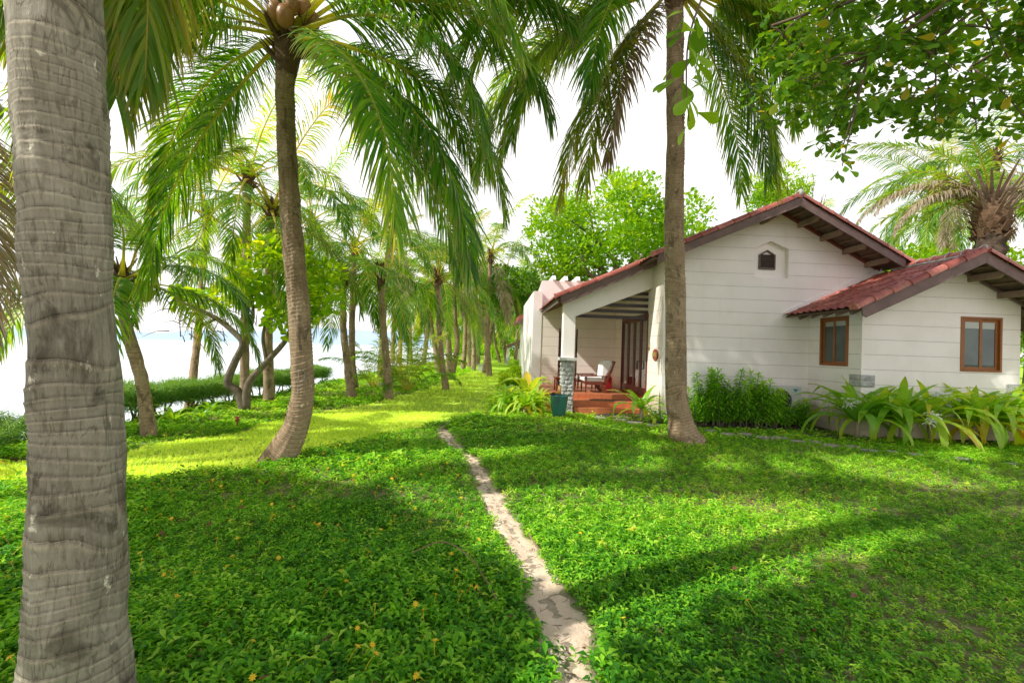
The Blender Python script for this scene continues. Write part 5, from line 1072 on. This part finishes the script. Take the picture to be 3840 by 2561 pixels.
# folding glass door in the porch side wall
b = MB(); y0, y1, z0, z1 = DOOR; t = .06; b.box(XD - .02, XD + .08, y0, y0 + t, z0, z1); b.box(XD - .02, XD + .08, y1 - t, y1, z0, z1); b.box(XD - .02, XD + .08, y0 + t, y1 - t, z1 - t - .03, z1); b.box(XD - .03, XD + .08, y0 + t, y1 - t, z0, z0 + .05); dr = b.build('door', DOORW, house, bevel=.004)
wd = (y1 - y0 - 2 * t) / 4
for k in range(4):
    a0 = y0 + t + k * wd; a1 = a0 + wd - .006; b = MB(); s_ = .075; lo, hi = z0 + .055, z1 - t - .035; xx = XD + .004
    b.box(xx, xx + .045, a0, a0 + s_, lo, hi); b.box(xx, xx + .045, a1 - s_, a1, lo, hi); b.box(xx, xx + .045, a0 + s_, a1 - s_, hi - s_, hi); b.box(xx, xx + .045, a0 + s_, a1 - s_, lo, lo + .16)
    build_sub(b, 'door_leaf', DOORW, dr, bevel=.003); b = MB(); b.box(xx + .02, xx + .026, a0 + s_, a1 - s_, lo + .16, hi - s_); build_sub(b, 'pane', DGLASS, dr)
for a0, sg in ((y0 + t + wd - .04, 1), (y0 + t + wd + .04, -1)):
    b = MB(); b.tube([(XD - .005, a0, 1.38), (XD - .06, a0, 1.38), (XD - .07, a0, 1.33), (XD - .07, a0, 1.20), (XD - .05, a0, 1.15)], .010, 6); build_sub(b, 'handle', DARKG, dr)

# pillar, beam, louvres
b = MB(); b.box(1.73, 2.03, YP, YP + .32, 1.425, 2.9); pl_ = b.build('pillar', WALL, house)
b = MB(); b.box(1.655, 2.095, YP - .055, YP + .375, 1.345, 1.425); build_sub(b, 'pillar_cap', CAPST, pl_, bevel=.006)
b = MB(); q = np.random.RandomState(14); z = .0; row = 0
def rough_block(b, x0, x1, y0, y1, z0, z1, q, bul=.028):
    n = 5; us = np.linspace(0, 1, n)
    for face in range(4):
        V = []
        for v_ in us:
            for u_ in us:
                e = min(u_, 1 - u_, v_, 1 - v_); d = bul * min(1, e * 4.2) * q.uniform(.45, 1.25); zz = z0 + (z1 - z0) * v_
                if face == 0: V.append((x0 + (x1 - x0) * u_, y0 - d, zz))
                elif face == 1: V.append((x1 + d, y0 + (y1 - y0) * u_, zz))
                elif face == 2: V.append((x0 - d, y1 + (y0 - y1) * u_, zz))
                else: V.append((x1 + (x0 - x1) * u_, y1 + d, zz))
        b.add(V, [(j * n + i, j * n + i + 1, (j + 1) * n + i + 1, (j + 1) * n + i) for j in range(n - 1) for i in range(n - 1)])
    b.add([(x0, y0, z1), (x1, y0, z1), (x1, y1, z1), (x0, y1, z1)], [(0, 1, 2, 3)])
while z < 1.33:
    h = q.uniform(.095, .13); h = min(h, 1.343 - z); xs_ = [1.725, 2.035]
    if row % 3 == 1: xs_ = [1.725, 1.80, 1.98, 2.035]
    elif row % 3 == 2: xs_ = [1.725, q.uniform(1.84, 1.92), 2.035]
    else: xs_ = [1.725, q.uniform(1.86, 1.9), 2.035]
    for a, c in zip(xs_[:-1], xs_[1:]): rough_block(b, a + .004, c - .004, YP + .0, YP + .32, z + .004, z + h - .004, q)
    z += h; row += 1
b.box(1.735, 2.025, YP + .01, YP + .31, 0, 1.34); build_sub(b, 'stone_base', STONE, pl_)
b = MB(); b.prism([(1.728, YP - .002, 2.42), (2.0, YP - .002, 2.475), (XD - .003, YP - .002, 3.295), (XD - .003, YP - .002, main_z(XD) - .01), (1.728, YP - .002, main_z(1.728) - .01)], (0, .25, 0)); b.build('porch_beam', WALL, house)
for z in (2.53, 2.69, 2.85, 3.02, 3.175):
    xl = max(2.06, 2.0 + (z - 2.475) / .408 - .35); b = MB(); b.box(xl, XD - .012 - (0 if z > 2.6 else .05), YP + .27, YP + .33, z - .042, z + .042); b.build('louvre', LOUVRE, house)
# porch floor and steps
b = MB(); b.box(1.50, XD - .004, 12.45, YB - .004, -.1, .43); b.box(XD - .002, XD + .2, 11.9, 14.2, .38, .435); fl_ = b.build('porch_floor', TERRA, house, bevel=.006)
b = MB(); b.box(2.08, XD + .12, 11.90, 12.448, -.1, .29); b.build('step', TERRA, house, bevel=.008); b = MB(); b.box(2.08, XD + .14, 11.58, 11.898, -.1, .15); b.build('step', TERRA, house, bevel=.008)
b = MB()
for x in np.arange(2.4, 4.0, .32): b.box(x, x + .006, 11.577, 11.9, -.05, .1515); b.box(x + .1, x + .106, 11.897, 12.44, .15, .2915)
for x in np.arange(1.7, 4.0, .32): b.box(x, x + .006, 12.447, 15.05, .30, .4315)
for y in np.arange(12.77, 15, .32): b.box(1.5, 3.99, y, y + .006, .42, .4313)
b.build('tile_joint', simple('grout_line', (.36, .17, .10), .9), house)
b = MB(); b.prism([(2.62, 12.02, .291), (3.55, 12.02, .291), (3.6, 12.08, .291), (3.6, 12.35, .291), (2.72, 12.36, .291), (2.60, 12.28, .291)], (0, 0, .018)); o = b.build('doormat', MATM); tag(o, 'flat brown doormat on the landing of the porch steps', 'doormat')

# roofs: tiled sheets, rake tiles, barge boards, purlins
def tile_sheet(name, e0, e1, up, length, seed, pitch=.205, course=.335, hgt=.034):
    """eave from e0 to e1, up = unit vector up the slope"""
    e0, e1, up = (np.array(v_, float) for v_ in (e0, e1, up)); L = np.linalg.norm(e1 - e0); ud = (e1 - e0) / L; nr = np.cross(ud, up); nr = nr if nr[2] > 0 else -nr
    nu = int(L / pitch * 9); us = np.linspace(0, L, nu); nc = int(math.ceil(length / course)); vs = []
    for k in range(nc): vs += [k * course, k * course + .002, k * course + course * .5, (k + 1) * course - .004]
    vs = np.array([v_ for v_ in vs if v_ <= length]); U, Vv = np.meshgrid(us, vs); ph = (U / pitch) % 1
    prof = np.where(ph < .55, np.sin(PI * ph / .55), -.18 * np.sin(PI * (ph - .55) / .45)) * hgt; fr = (Vv / course) % 1; q = np.random.RandomState(seed)
    ti = (U / pitch).astype(int); ci = (Vv / course + 1e-6).astype(int); jit = q.uniform(-.004, .004, (ti.max() + 1, ci.max() + 2)); col = q.uniform(.1, .9, (ti.max() + 1, ci.max() + 2))
    H = prof + .026 * (1 - fr) + jit[ti, ci]; P = e0 + U[..., None] * ud + Vv[..., None] * up + H[..., None] * nr; n_, m_ = U.shape
    idx = np.arange(n_ * m_).reshape(n_, m_); Fq = np.stack([idx[:-1, :-1], idx[:-1, 1:], idx[1:, 1:], idx[1:, :-1]], -1).reshape(-1, 4); c = np.repeat(col[ti, ci].reshape(-1, 1), 3, 1)
    return np_mesh(name, P.reshape(-1, 3), Fq, lc=c, smooth=False)
def rake_caps(b, p0, p1, nrm, n, r_=.085, q=None):
    p0, p1, nrm = (np.array(v_, float) for v_ in (p0, p1, nrm)); t = (p1 - p0) / n; tl = t / np.linalg.norm(t); sd_ = np.cross(tl, nrm)
    for k in range(n):
        a = p0 + t * k - tl * .02; e = p0 + t * (k + 1) + tl * .035; c = q.uniform(.1, .9); V = []; m = 9
        for pp, rr_, lift in ((a, r_ * .90, .010), (e - tl * .05, r_ * 1.02, .0), (e - tl * .048, r_ * 1.12, .0), (e, r_ * 1.12, .0)):
            for j in range(m):
                an = PI * 1.15 * j / (m - 1) - PI * .075; V.append(pp + sd_ * math.cos(an) * rr_ + nrm * (math.sin(an) * rr_ + lift))
        Fq = [(i * m + j, i * m + j + 1, (i + 1) * m + j + 1, (i + 1) * m + j) for i in range(3) for j in range(m - 1)]; Fq += [tuple(range(m))[::-1], tuple(3 * m + j for j in range(m))]; b.add(V, Fq, c)
def slope_roof(xr, zr, sl, xe, yf, yb, seed, tiles=True, ncap=0, barge_to=None, rake=True, yrake=None):
    """a slope from the ridge (xr,zr) to x=xe between y=yf and yb; zr is the underside at the ridge"""
    sg = 1 if xe > xr else -1; ze = zr - sl * abs(xe - xr); L = math.hypot(xe - xr, ze - zr); up = np.array((xr - xe, 0, zr - ze)) / L; nr = np.array((-up[2], 0, up[0])); nr = nr if nr[2] > 0 else -nr
    b = MB(); th = nr * .045
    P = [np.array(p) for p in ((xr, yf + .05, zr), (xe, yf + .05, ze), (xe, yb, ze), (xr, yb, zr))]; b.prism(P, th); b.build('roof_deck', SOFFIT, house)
    b = MB()
    k = .3
    while k < L - .1:
        c = np.array((xr, 0, zr)) - up * k - nr * .018; b.bar(c + (0, yf + .05, 0), c + (0, min(yf + .78, yb), 0), .04, .036, up=nr); k += .33
    b.build('battens', simple('brown_batten', (.24, .15, .09), .8, .4, 8), house)
    if tiles:
        off = nr * .062; e0 = np.array((xe, yf + .05, ze)) + off - up * .05; e1 = np.array((xe, yb, ze)) + off - up * .05
        me = tile_sheet('roof_tiles', e0, e1, up, L + .05, seed); link('roof_tiles', me, TILE, house)
    return up, nr, ze, L
q = np.random.RandomState(33)
upL, nL, zeL, LL_ = slope_roof(RX, RZ, SL, 3.55, 9.95, 17.2, 1); upR, nR, zeR, LR_ = slope_roof(RX, RZ, SR, 9.42, 9.95, 17.2, 2); slope_roof(3.548, main_z(3.548), SL, 1.50, 11.12, 15.07, 3)
aupL, anL, azL, aL_ = slope_roof(AX, AZ, AL, 7.02, 8.40, YM - .003, 4); aupR, anR, azR, aR_ = slope_roof(AX, AZ, AR, 12.1, 8.40, 14.8, 5)
def barge(xa, za, xb, zb, y, h=.20, t=.035, end=None):
    b = MB(); d = .135; pts = [(xa, y, za - d), (xa, y, za - d + h), (xb, y, zb - d + h), (xb, y, zb - d)]
    if end: pts = pts[:2] + [(xb, y, zb - d + h), (xb - .02 * end, y, zb - d + h * .2), (xb + .10 * -end, y, zb - d + .0)]
    b.prism(pts, (0, t, 0)); return b.build('barge_board', WOOD, house, bevel=.003)
barge(RX, RZ, 3.57, main_z(3.57), 9.95); barge(RX + .002, RZ, 9.30, main_z(9.30), 9.951)
barge(3.95, main_z(3.95), 1.56, main_z(1.56), 11.10, end=-1)
barge(AX, AZ, 7.0, ann_z(7.0), 8.40, h=.225, end=-1); barge(AX + .002, AZ, 12.1, ann_z(12.1), 8.401, h=.225)
def caps(xa, za, xb, zb, nr, y, n, dz=.075, r_=.088):
    b = MB(); rake_caps(b, np.array((xa, y + .035, za)) + nr * dz, np.array((xb, y + .035, zb)) + nr * dz, nr, n, r_, q); return b.build('rake_tiles', TILE, house, lc=True, smooth=False)
caps(RX - .03, RZ, 3.52, main_z(3.52), nL, 9.95, 9); caps(RX + .03, RZ, 9.42, main_z(9.42), nR, 9.95, 8); caps(3.9, main_z(3.9), 1.50, main_z(1.50), nL, 11.10, 7)
caps(AX - .03, AZ, 6.93, ann_z(6.93), anL, 8.40, 7, .085, .092); caps(AX + .03, AZ, 12.1, ann_z(12.1), anR, 8.40, 8, .085, .092)
# ridge tiles with mortar
for (x, z, ya, yb, n) in ((RX, RZ, 9.98, 17.2, 20), (AX, AZ, 8.43, 10.4, 6)):
    b = MB(); rake_caps(b, (x, yb, z + .085), (x, ya, z + .085), (0, 0, 1.), n, .11, q); b.build('ridge_tiles', TILE, house, lc=True)
    b = MB(); b.tube([(x - .10, ya, z + .06), (x - .10, yb, z + .06)], .035, 6); b.tube([(x + .10, ya, z + .06), (x + .10, yb, z + .06)], .035, 6)
    for k in range(n): yy = yb + (ya - yb) * (k + .95) / n; b.tube([(x + .125 * math.cos(a_), yy, z + .085 + .125 * math.sin(a_)) for a_ in np.linspace(-.2, PI + .2, 8)], .014, 5)
    b.build('ridge_mortar', MORTAR, house)
for x, y, z, r_ in ((RX, 9.955, RZ + .17, .075), (AX, 8.405, AZ + .17, .05)):
    b = MB(); b.ball((x, y + .02, z), r_, 8, sq=(.8, .9, 1.2)); b.build('ridge_mortar', MORTAR, house, smooth=True)
# purlins sticking out under the overhangs, ends cut on the slant
def purlin(x, z, y0, y1, w_=.075, h=.13):
    b = MB(); b.prism([(x - w_ / 2, y0 + .04, z), (x - w_ / 2, y1, z), (x - w_ / 2, y1, z - h), (x - w_ / 2, y0 + .14, z - h), (x - w_ / 2, y0 + .04, z - h * .45)], (w_, 0, 0)); return b.build('purlin', WOOD_PALE, house, bevel=.003)
for x in (7.28, 7.85, 8.42, 8.98): purlin(x, main_z(x) - .04, 9.95, YM + .1)
purlin(6.35, main_z(6.35) - .045, 9.95, YM + .1)
for x in (9.9, 10.55, 11.2, 11.8): purlin(x, ann_z(x) - .045, 8.40, YA + .3)
for x in (7.9, 8.7): purlin(x, ann_z(x) - .045, 8.40, YA + .3)
for y in (11.9, 12.7, 13.5, 14.3): b = MB(); b.bar((1.56, y, main_z(1.56) - .05), (3.98, y, main_z(3.98) - .05), .06, .09); b.build('rafter', WOOD_PALE, house)
b = MB()   # exposed rafter ends under the annexe eave
for y in np.arange(8.75, 10.6, .38): b.bar((7.06, y, ann_z(7.06) - .05), (7.60, y, ann_z(7.60) - .05), .06, .09)
b.build('rafter_ends', WOOD, house)
b = MB(); b.bar((7.0, 9.95 + .04, main_z(7.0) - .06), (9.2, 9.99, main_z(9.2) - .06), .05, .05); b.bar((RX + .05, YM - .04, main_z(RX + .05) - .055), (9.3, YM - .04, main_z(9.3) - .055), .05, .07); b.build('wall_plate', WOOD_RED, house)
b = MB(); b.bar((AX + .1, YA - .06, ann_z(AX + .1) - .05), (12.0, YA - .06, ann_z(12.0) - .05), .05, .05); b.build('wall_plate', WOOD, house); b = MB(); b.bar((1.53, 11.2, 2.93 - .08), (1.53, 15.0, 2.93 - .08), .04, .12); b.build('fascia', WOOD, house)
# white flashing strip where the annexe roof meets the gable
b = MB(); b.bar((6.98, YM - .03, ann_z(6.98) + .10), (9.35, YM - .03, ann_z(9.35) + .17), .055, .11, up=(0, 0, 1)); b.build('flashing', WALL, house)
# stone air brick round the annexe corner
b = MB(); rough_block(b, XA - .02, XA + .28, YA - .02, YA + .30, 1.06, 1.185, q, .02); rough_block(b, XA - .02, XA + .28, YA - .02, YA + .30, 1.195, 1.31, q, .02); b.build('stone_trim', STONE, house)
b = MB(); rough_block(b, XR - .3, XR + .02, YA - .02, YA + .3, 1.0, 1.22, q, .02); b.build('stone_trim', STONE, house)
# house number plaque, key tag, switch
root = empty('number_plaque', (XD - .03, 11.14, 1.57), 'oval red plaque with gold house number on the porch wall', 'sign')
b = MB(); V = [(XD - .004, 11.14 + .185 * math.cos(a_), 1.575 + .145 * math.sin(a_)) for a_ in np.linspace(0, 2 * PI, 33)[:-1]]; b.prism(V, (-.03, 0, 0)); b.build('disc', PLAQ, root, bevel=.008)
tx = bpy.data.curves.new('number', 'FONT'); tx.body = '5003'; tx.size = .15; tx.extrude = .004; tx.align_x = 'CENTER'; tx.align_y = 'CENTER'; tx.offset = .003
to_ = bpy.data.objects.new('number', tx); COL.objects.link(to_); bpy.context.view_layer.update()
me = bpy.data.meshes.new_from_object(to_); bpy.data.objects.remove(to_); o = link('number', me, None, root, loc=(0, 0, .005)); me.materials.clear(); me.materials.append(GOLD)
o.location = (-.008, 0, .005); o.rotation_euler = (PI / 2, 0, -PI / 2)
root = empty('door_hanger', (XD - .02, 11.62, 1.85), 'brown wooden tag hanging beside the glass door', 'tag'); b = MB(); b.ball((XD - .02, 11.62, 1.74), .05, 8, sq=(.3, .8, 1.3)); b.build('tag_body', BAMB, root, smooth=True); b = MB(); b.ball((XD - .02, 11.62, 1.85), .03, 8, sq=(.3, .8, 1.6)); b.tube([(XD - .015, 11.62, 1.87), (XD - .015, 11.62, 1.95)], .004, 4); b.build('tag_top', BAMB, root)
b = MB(); b.box(XD - .012, XD, 11.50, 11.58, 1.80, 1.92); o = b.build('light_switch', simple('white_plastic', (.8, .8, .76), .4), bevel=.003); tag(o, 'small white switch plate by the glass door', 'switch')
# outdoor unit
root = empty('outdoor_unit', (6.84, 10.45, 0), 'grey air conditioner outdoor unit half hidden by shrubs', 'air conditioner'); b = MB(); b.box(6.42, 7.24, 10.38, 10.66, .28, .94); b.build('casing', ACM, root, bevel=.012)
b = MB(); b.prism([(6.74 + .26 * math.cos(a_), 10.377, .6 + .26 * math.sin(a_)) for a_ in np.linspace(0, 2 * PI, 25)[:-1]], (0, -.004, 0)); b.build('fan_grille', DARKG, root); b = MB()
for k in range(8): b.tube([(6.74 + (.03 + .03 * k) * math.cos(a_), 10.368, .6 + (.03 + .03 * k) * math.sin(a_)) for a_ in np.linspace(0, 2 * PI, 21)], .003, 4)
b.build('grille_wire', ACM, root); b = MB(); b.prism([(7.03, 10.376, .885), (7.17, 10.376, .885), (7.08, 10.376, .80)], (0, -.003, 0)); b.build('emblem', simple('light_blue_paint', (.10, .42, .62), .4), root)
b = MB(); b.prism([(7.035, 10.3725, .884), (7.085, 10.3725, .884), (7.055, 10.3725, .85)], (0, -.002, 0)); b.build('emblem_corner', DARKG, root)
b = MB(); b.box(6.46, 6.56, 10.4, 10.64, 0, .28); b.box(7.1, 7.2, 10.4, 10.64, 0, .28); b.build('feet', DARKG, root)

# planting beds (bare soil)
b = MB()
V = [(6.4, 9.6), (6.9, 8.6), (8.5, 8.35), (10.5, 8.35), (12.5, 8.5), (13.6, 9.0), (13.0, 9.9), (11.0, 9.4), (7.6, 9.5), (7.4, 10.65), (4.3, 10.65), (4.2, 9.95)]
for poly in ([(6.5, 9.2, .028), (6.9, 8.55, .028), (8.5, 8.4, .028), (10.5, 8.42, .028), (12.5, 8.6, .028), (13.2, 9.4, .028), (13.0, 9.9, .028), (11.0, 10.2, .028), (6.9, 10.2, .028)], [(4.2, 9.95, .031), (6.6, 9.8, .031), (7.6, 9.9, .031), (7.6, 10.69, .031), (4.2, 10.69, .031)], [(3.1, 10.3, .034), (4.0, 10.2, .034), (4.2, 10.9, .034), (4.0, 11.6, .034), (3.0, 11.57, .034), (2.5, 11.2, .034)]): b.add(poly, [tuple(range(len(poly)))])
o = b.build('planting_bed', simple('dark_bed_soil', (.13, .095, .065), .95, .6, 9, .8, 40, .03)); tag(o, kind='structure')

# porch furniture
def plank_chair():
    root = empty('planter_chair', (2.9, 13.3, .43), 'reclining dark red wooden armchair with white cushions on the porch', 'chair'); ya, yb = 12.78, 13.42
    for y in (ya, yb):
        b = MB(); S = [(3.22, .43), (3.14, .43), (3.02, .56), (2.86, .66), (2.62, .69), (2.62, .74), (2.95, .74), (3.10, .80), (3.20, .95), (3.32, 1.12), (3.36, 1.11), (3.26, .90), (3.20, .72), (3.16, .60)]
        # sweeping rear leg and side rail as three convex pieces
        b.prism([(3.13, y, .43), (3.22, y, .43), (3.17, y, .62), (3.08, y, .66), (3.00, y, .60)], (0, .045, 0)); b.prism([(2.58, y, .665), (2.95, y, .655), (3.10, y, .64), (3.17, y, .66), (3.12, y, .755), (2.58, y, .735)], (0, .045, 0)); b.prism([(3.10, y, .70), (3.17, y, .64), (3.28, y, .86), (3.38, y, 1.12), (3.33, y, 1.13), (3.20, y, .90)], (0, .045, 0))
        b.build('side_frame', CHAIRW, root, bevel=.004)
        b = MB(); b.lathe([(.018, .43), (.014, .47), (.026, .50), (.016, .54), (.028, .58), (.024, .66), (.026, .74), (.020, .80), (.028, .88)], 2.61, y + .022, 10); b.build('leg', CHAIRW, root, smooth=True)
        b = MB(); b.prism([(2.50, y - .03, .88), (3.30, y - .01, .905), (3.30, y + .05, .905), (2.50, y + .085, .88)], (0, 0, .022)); b.build('armrest', CHAIRW, root, bevel=.004)
    b = MB(); b.bar((2.61, ya + .03, .69), (2.61, yb, .69), .03, .05); b.bar((3.37, ya - .01, 1.32), (3.37, yb + .05, 1.32), .04, .06); b.bar((3.2, ya + .03, .85), (3.2, yb, .85), .03, .05); b.build('cross_rail', CHAIRW, root)
    b = MB(); b.bar((3.28, ya + .0, .95), (3.42, ya + .0, 1.34), .03, .05); b.bar((3.28, yb + .04, .95), (3.42, yb + .04, 1.34), .03, .05); b.build('back_frame', CHAIRW, root)
    me_b = MB(); me_b.prism([(2.56, ya + .055, .735), (3.05, ya + .055, .735), (3.12, ya + .055, .80), (3.06, ya + .055, .86), (2.58, ya + .055, .855), (2.53, ya + .055, .79)], (0, yb - ya - .07, 0)); me_b.build('seat_cushion', CUSH, root, bevel=.03)
    me_b = MB(); me_b.prism([(3.06, ya + .055, .84), (3.16, ya + .055, .83), (3.40, ya + .055, 1.30), (3.34, ya + .055, 1.37), (3.16, ya + .055, 1.37), (3.08, ya + .055, 1.24)], (0, yb - ya - .07, 0)); me_b.build('back_cushion', CUSH, root, bevel=.03)
plank_chair()
root = empty('second_planter_chair', (2.75, 14.2, .43), 'second wooden armchair behind the first on the porch', 'chair')
for y in (13.95, 14.45):
    b = MB(); b.prism([(2.55, y, .86), (3.2, y, .88), (3.2, y + .07, .88), (2.55, y + .07, .86)], (0, 0, .022)); b.build('armrest', CHAIRW, root)
    for x in (2.6, 3.15): b = MB(); b.tube([(x, y + .03, .43), (x, y + .03, .65), (x, y + .03, .86)], [.02, .028, .022], 8); b.build('leg', CHAIRW, root)
b = MB(); b.box(2.58, 3.2, 14.0, 14.48, .64, .69); b.build('seat', CHAIRW, root); b = MB(); b.box(2.6, 3.15, 14.03, 14.45, .69, .80); b.build('cushion', CUSH, root, bevel=.03)
root = empty('porch_table', (2.04, 13.1, .43), 'low dark red wooden table on the porch behind the stone pillar', 'table'); b = MB(); b.box(1.74, 2.34, 12.85, 13.4, .80, .84); b.box(1.78, 2.30, 12.9, 13.35, .73, .80); b.build('table_top', CHAIRW, root, bevel=.004)
for x in (1.77, 2.27):
    for y in (12.88, 13.32): b = MB(); b.box(x, x + .04, y, y + .04, .43, .80); b.build('leg', CHAIRW, root)
b = MB(); b.box(3.55, 3.75, 14.3, 14.5, .43, .80); b.box(3.57, 3.73, 14.32, 14.48, .80, .84); o = b.build('red_basket', REDCL, bevel=.03); tag(o, 'tall red cloth bundle standing on the porch behind the armchair', 'basket')
# turquoise jar with coconut dipper and bamboo spout
root = empty('glazed_jar', (1.55, 10.68, 0), 'tall turquoise glazed water jar with dark streaks beside the porch pillar', 'jar'); b = MB(); b.lathe([(.0, .0), (.125, 0), (.135, .02), (.165, .14), (.19, .28), (.205, .42), (.208, .505), (.212, .52), (.212, .54), (.19, .54), (.185, .50), (.0, .48)], 1.55, 10.68, 40); b.build('body', GLAZE, root, smooth=True)
b = MB(); b.lathe([(0, .50), (.184, .505)], 1.55, 10.68, 24); b.build('water', DGLASS, root)
root = empty('coconut_dipper', (1.5, 10.62, .54), 'black coconut shell dipper with a thin handle lying across the turquoise jar', 'dipper'); b = MB(); b.ball((1.40, 10.66, .565), .052, 10, sq=(1.2, 1, .8)); b.build('bowl', BLACKM, root, smooth=True); b = MB(); b.tube([(1.44, 10.66, .57), (1.82, 10.64, .555)], .009, 6); b.build('handle', BLACKM, root)
root = empty('bamboo_spout', (1.60, 10.95, 0), 'thick yellow bamboo pipe rising behind the turquoise jar', 'bamboo pipe'); b = MB(); b.tube([(1.60, 10.95, -.02), (1.60, 10.95, .56), (1.595, 10.95, .745)], [.04, .04, .042], 14); b.build('pipe', BAMB, root, smooth=True); b = MB(); b.lathe([(0, .7475), (.034, .7475)], 1.595, 10.95, 14); b.build('opening', DARKG, root)

# chalk letters on two trunks
def chalk(name, strokes, cx, z0, ysurf, curv, rootobj, w_=.009):
    for nm, st in strokes:
        b = MB()
        for s_ in st:
            pts = []
            for (u_, v_) in s_:
                x = cx + u_; pts.append((x, ysurf(x, z0 + v_), z0 + v_))
            pts = catmull(pts, max(6, 4 * len(pts))) if len(pts) > 2 else [np.array(pts[0]) * (1 - t) + np.array(pts[1]) * t for t in np.linspace(0, 1, 6)]
            pts = [np.array((p[0], ysurf(p[0], p[2]), p[2])) for p in pts]; b.tube(pts, w_ * .5, 5)
        o = b.build(nm, CHALK, rootobj)
def surf(cx, cy, r_): return lambda x, z: cy - math.sqrt(max(1e-4, r_ ** 2 - (x - cx) ** 2)) - .004
Dl = [[(0, 0), (0, .15)], [(-.015, .15), (.05, .145), (.075, .09), (.05, .01), (-.01, 0)]]; Fl = [[(0, 0), (0, .14)], [(-.01, .14), (.05, .14)], [(0, .075), (.04, .075)]]
chalk('x', (('chalk_letter', Dl),), -2.52, 1.08, surf(-2.53, 6.07, .158), 0, p2); chalk('x', (('chalk_letter', Fl),), -2.52, .90, surf(-2.53, 6.07, .158), 0, p2)

# ---------------------------------------------------------------- neighbouring bungalows
def far_house(name, label, x0, y0, w_, d, eave, sl, group=None, porch=True):
    root = empty(name, (x0, y0, 0), label, 'house', group); xr = x0 + w_ * .75; zr = eave + sl * (xr - x0) + .2
    b = MB(); b.prism([(x0 + 1.2, y0 + .6, 0), (x0 + w_ * 1.5, y0 + .6, 0), (x0 + w_ * 1.5, y0 + .6, eave), (xr, y0 + .6, zr - .1), (x0 + 1.2, y0 + .6, eave + sl * 1.2)], (0, d, 0)); b.build('wall', WALL, root)
    b = MB(); b.prism([(x0 - .3, y0, eave - sl * .3), (xr, y0, zr - .02), (xr + 2.5, y0, zr - 1.2), (xr + 2.5, y0, zr - 1.05), (xr, y0, zr + .14), (x0 - .3, y0, eave - sl * .3 + .15)], (0, d + 1, 0)); b.build('roof', simple('far_red_roof', (.30, .075, .05), .5, .3, 3), root)
    b = MB(); b.prism([(x0 - .35, y0 - .05, eave - sl * .3 - .15), (xr, y0 - .05, zr - .2), (xr, y0 - .05, zr), (x0 - .35, y0 - .05, eave - sl * .3 + .05)], (0, .06, 0)); b.build('barge_board', WOOD, root)
    if porch:
        b = MB(); b.box(x0, x0 + .3, y0 + .1, y0 + .4, .0, eave); b.build('pillar', WALL, root)
        b = MB(); b.box(x0 - .05, x0 + .35, y0 + .05, y0 + .45, 0, eave * .42); b.build('stone_base', STONE, root)
        for k in range(4): z = eave - .1 + .16 * k; b = MB(); b.box(x0 + .6 + .2 * k, x0 + 2.1, y0 + .3, y0 + .36, z, z + .08); b.build('louvre', LOUVRE, root)
        b = MB(); b.box(x0 + 2.2, x0 + 2.26, y0 + .57, y0 + .6, 0, eave * .9); b.build('door', DOORW, root)
    return root
far_house('neighbouring_bungalow', 'distant white bungalow with red tiled roof seen between palm trunks', 1.15, 46.0, 6, 7, 1.75, .42, 'neighbouring bungalows')
b_ = empty('next_bungalow', (1.36, 22.0, 0), 'second bungalow, only its eave and wall edge showing behind the white pier', 'house', 'neighbouring bungalows')
b = MB(); b.box(1.45, 5, 22, 27, 0, 3.1); b.build('wall', WALL, b_); b = MB(); b.prism([(1.0, 21.2, 2.93), (4.4, 21.2, 4.4), (4.4, 21.2, 4.6), (1.0, 21.2, 3.13)], (0, 6, 0)); b.build('roof', TILE, b_, lc=True); b = MB(); b.prism([(1.05, 21.15, 2.73), (4.4, 21.15, 4.2), (4.4, 21.15, 4.42), (1.05, 21.15, 2.95)], (0, .06, 0)); b.build('barge_board', WOOD, b_)
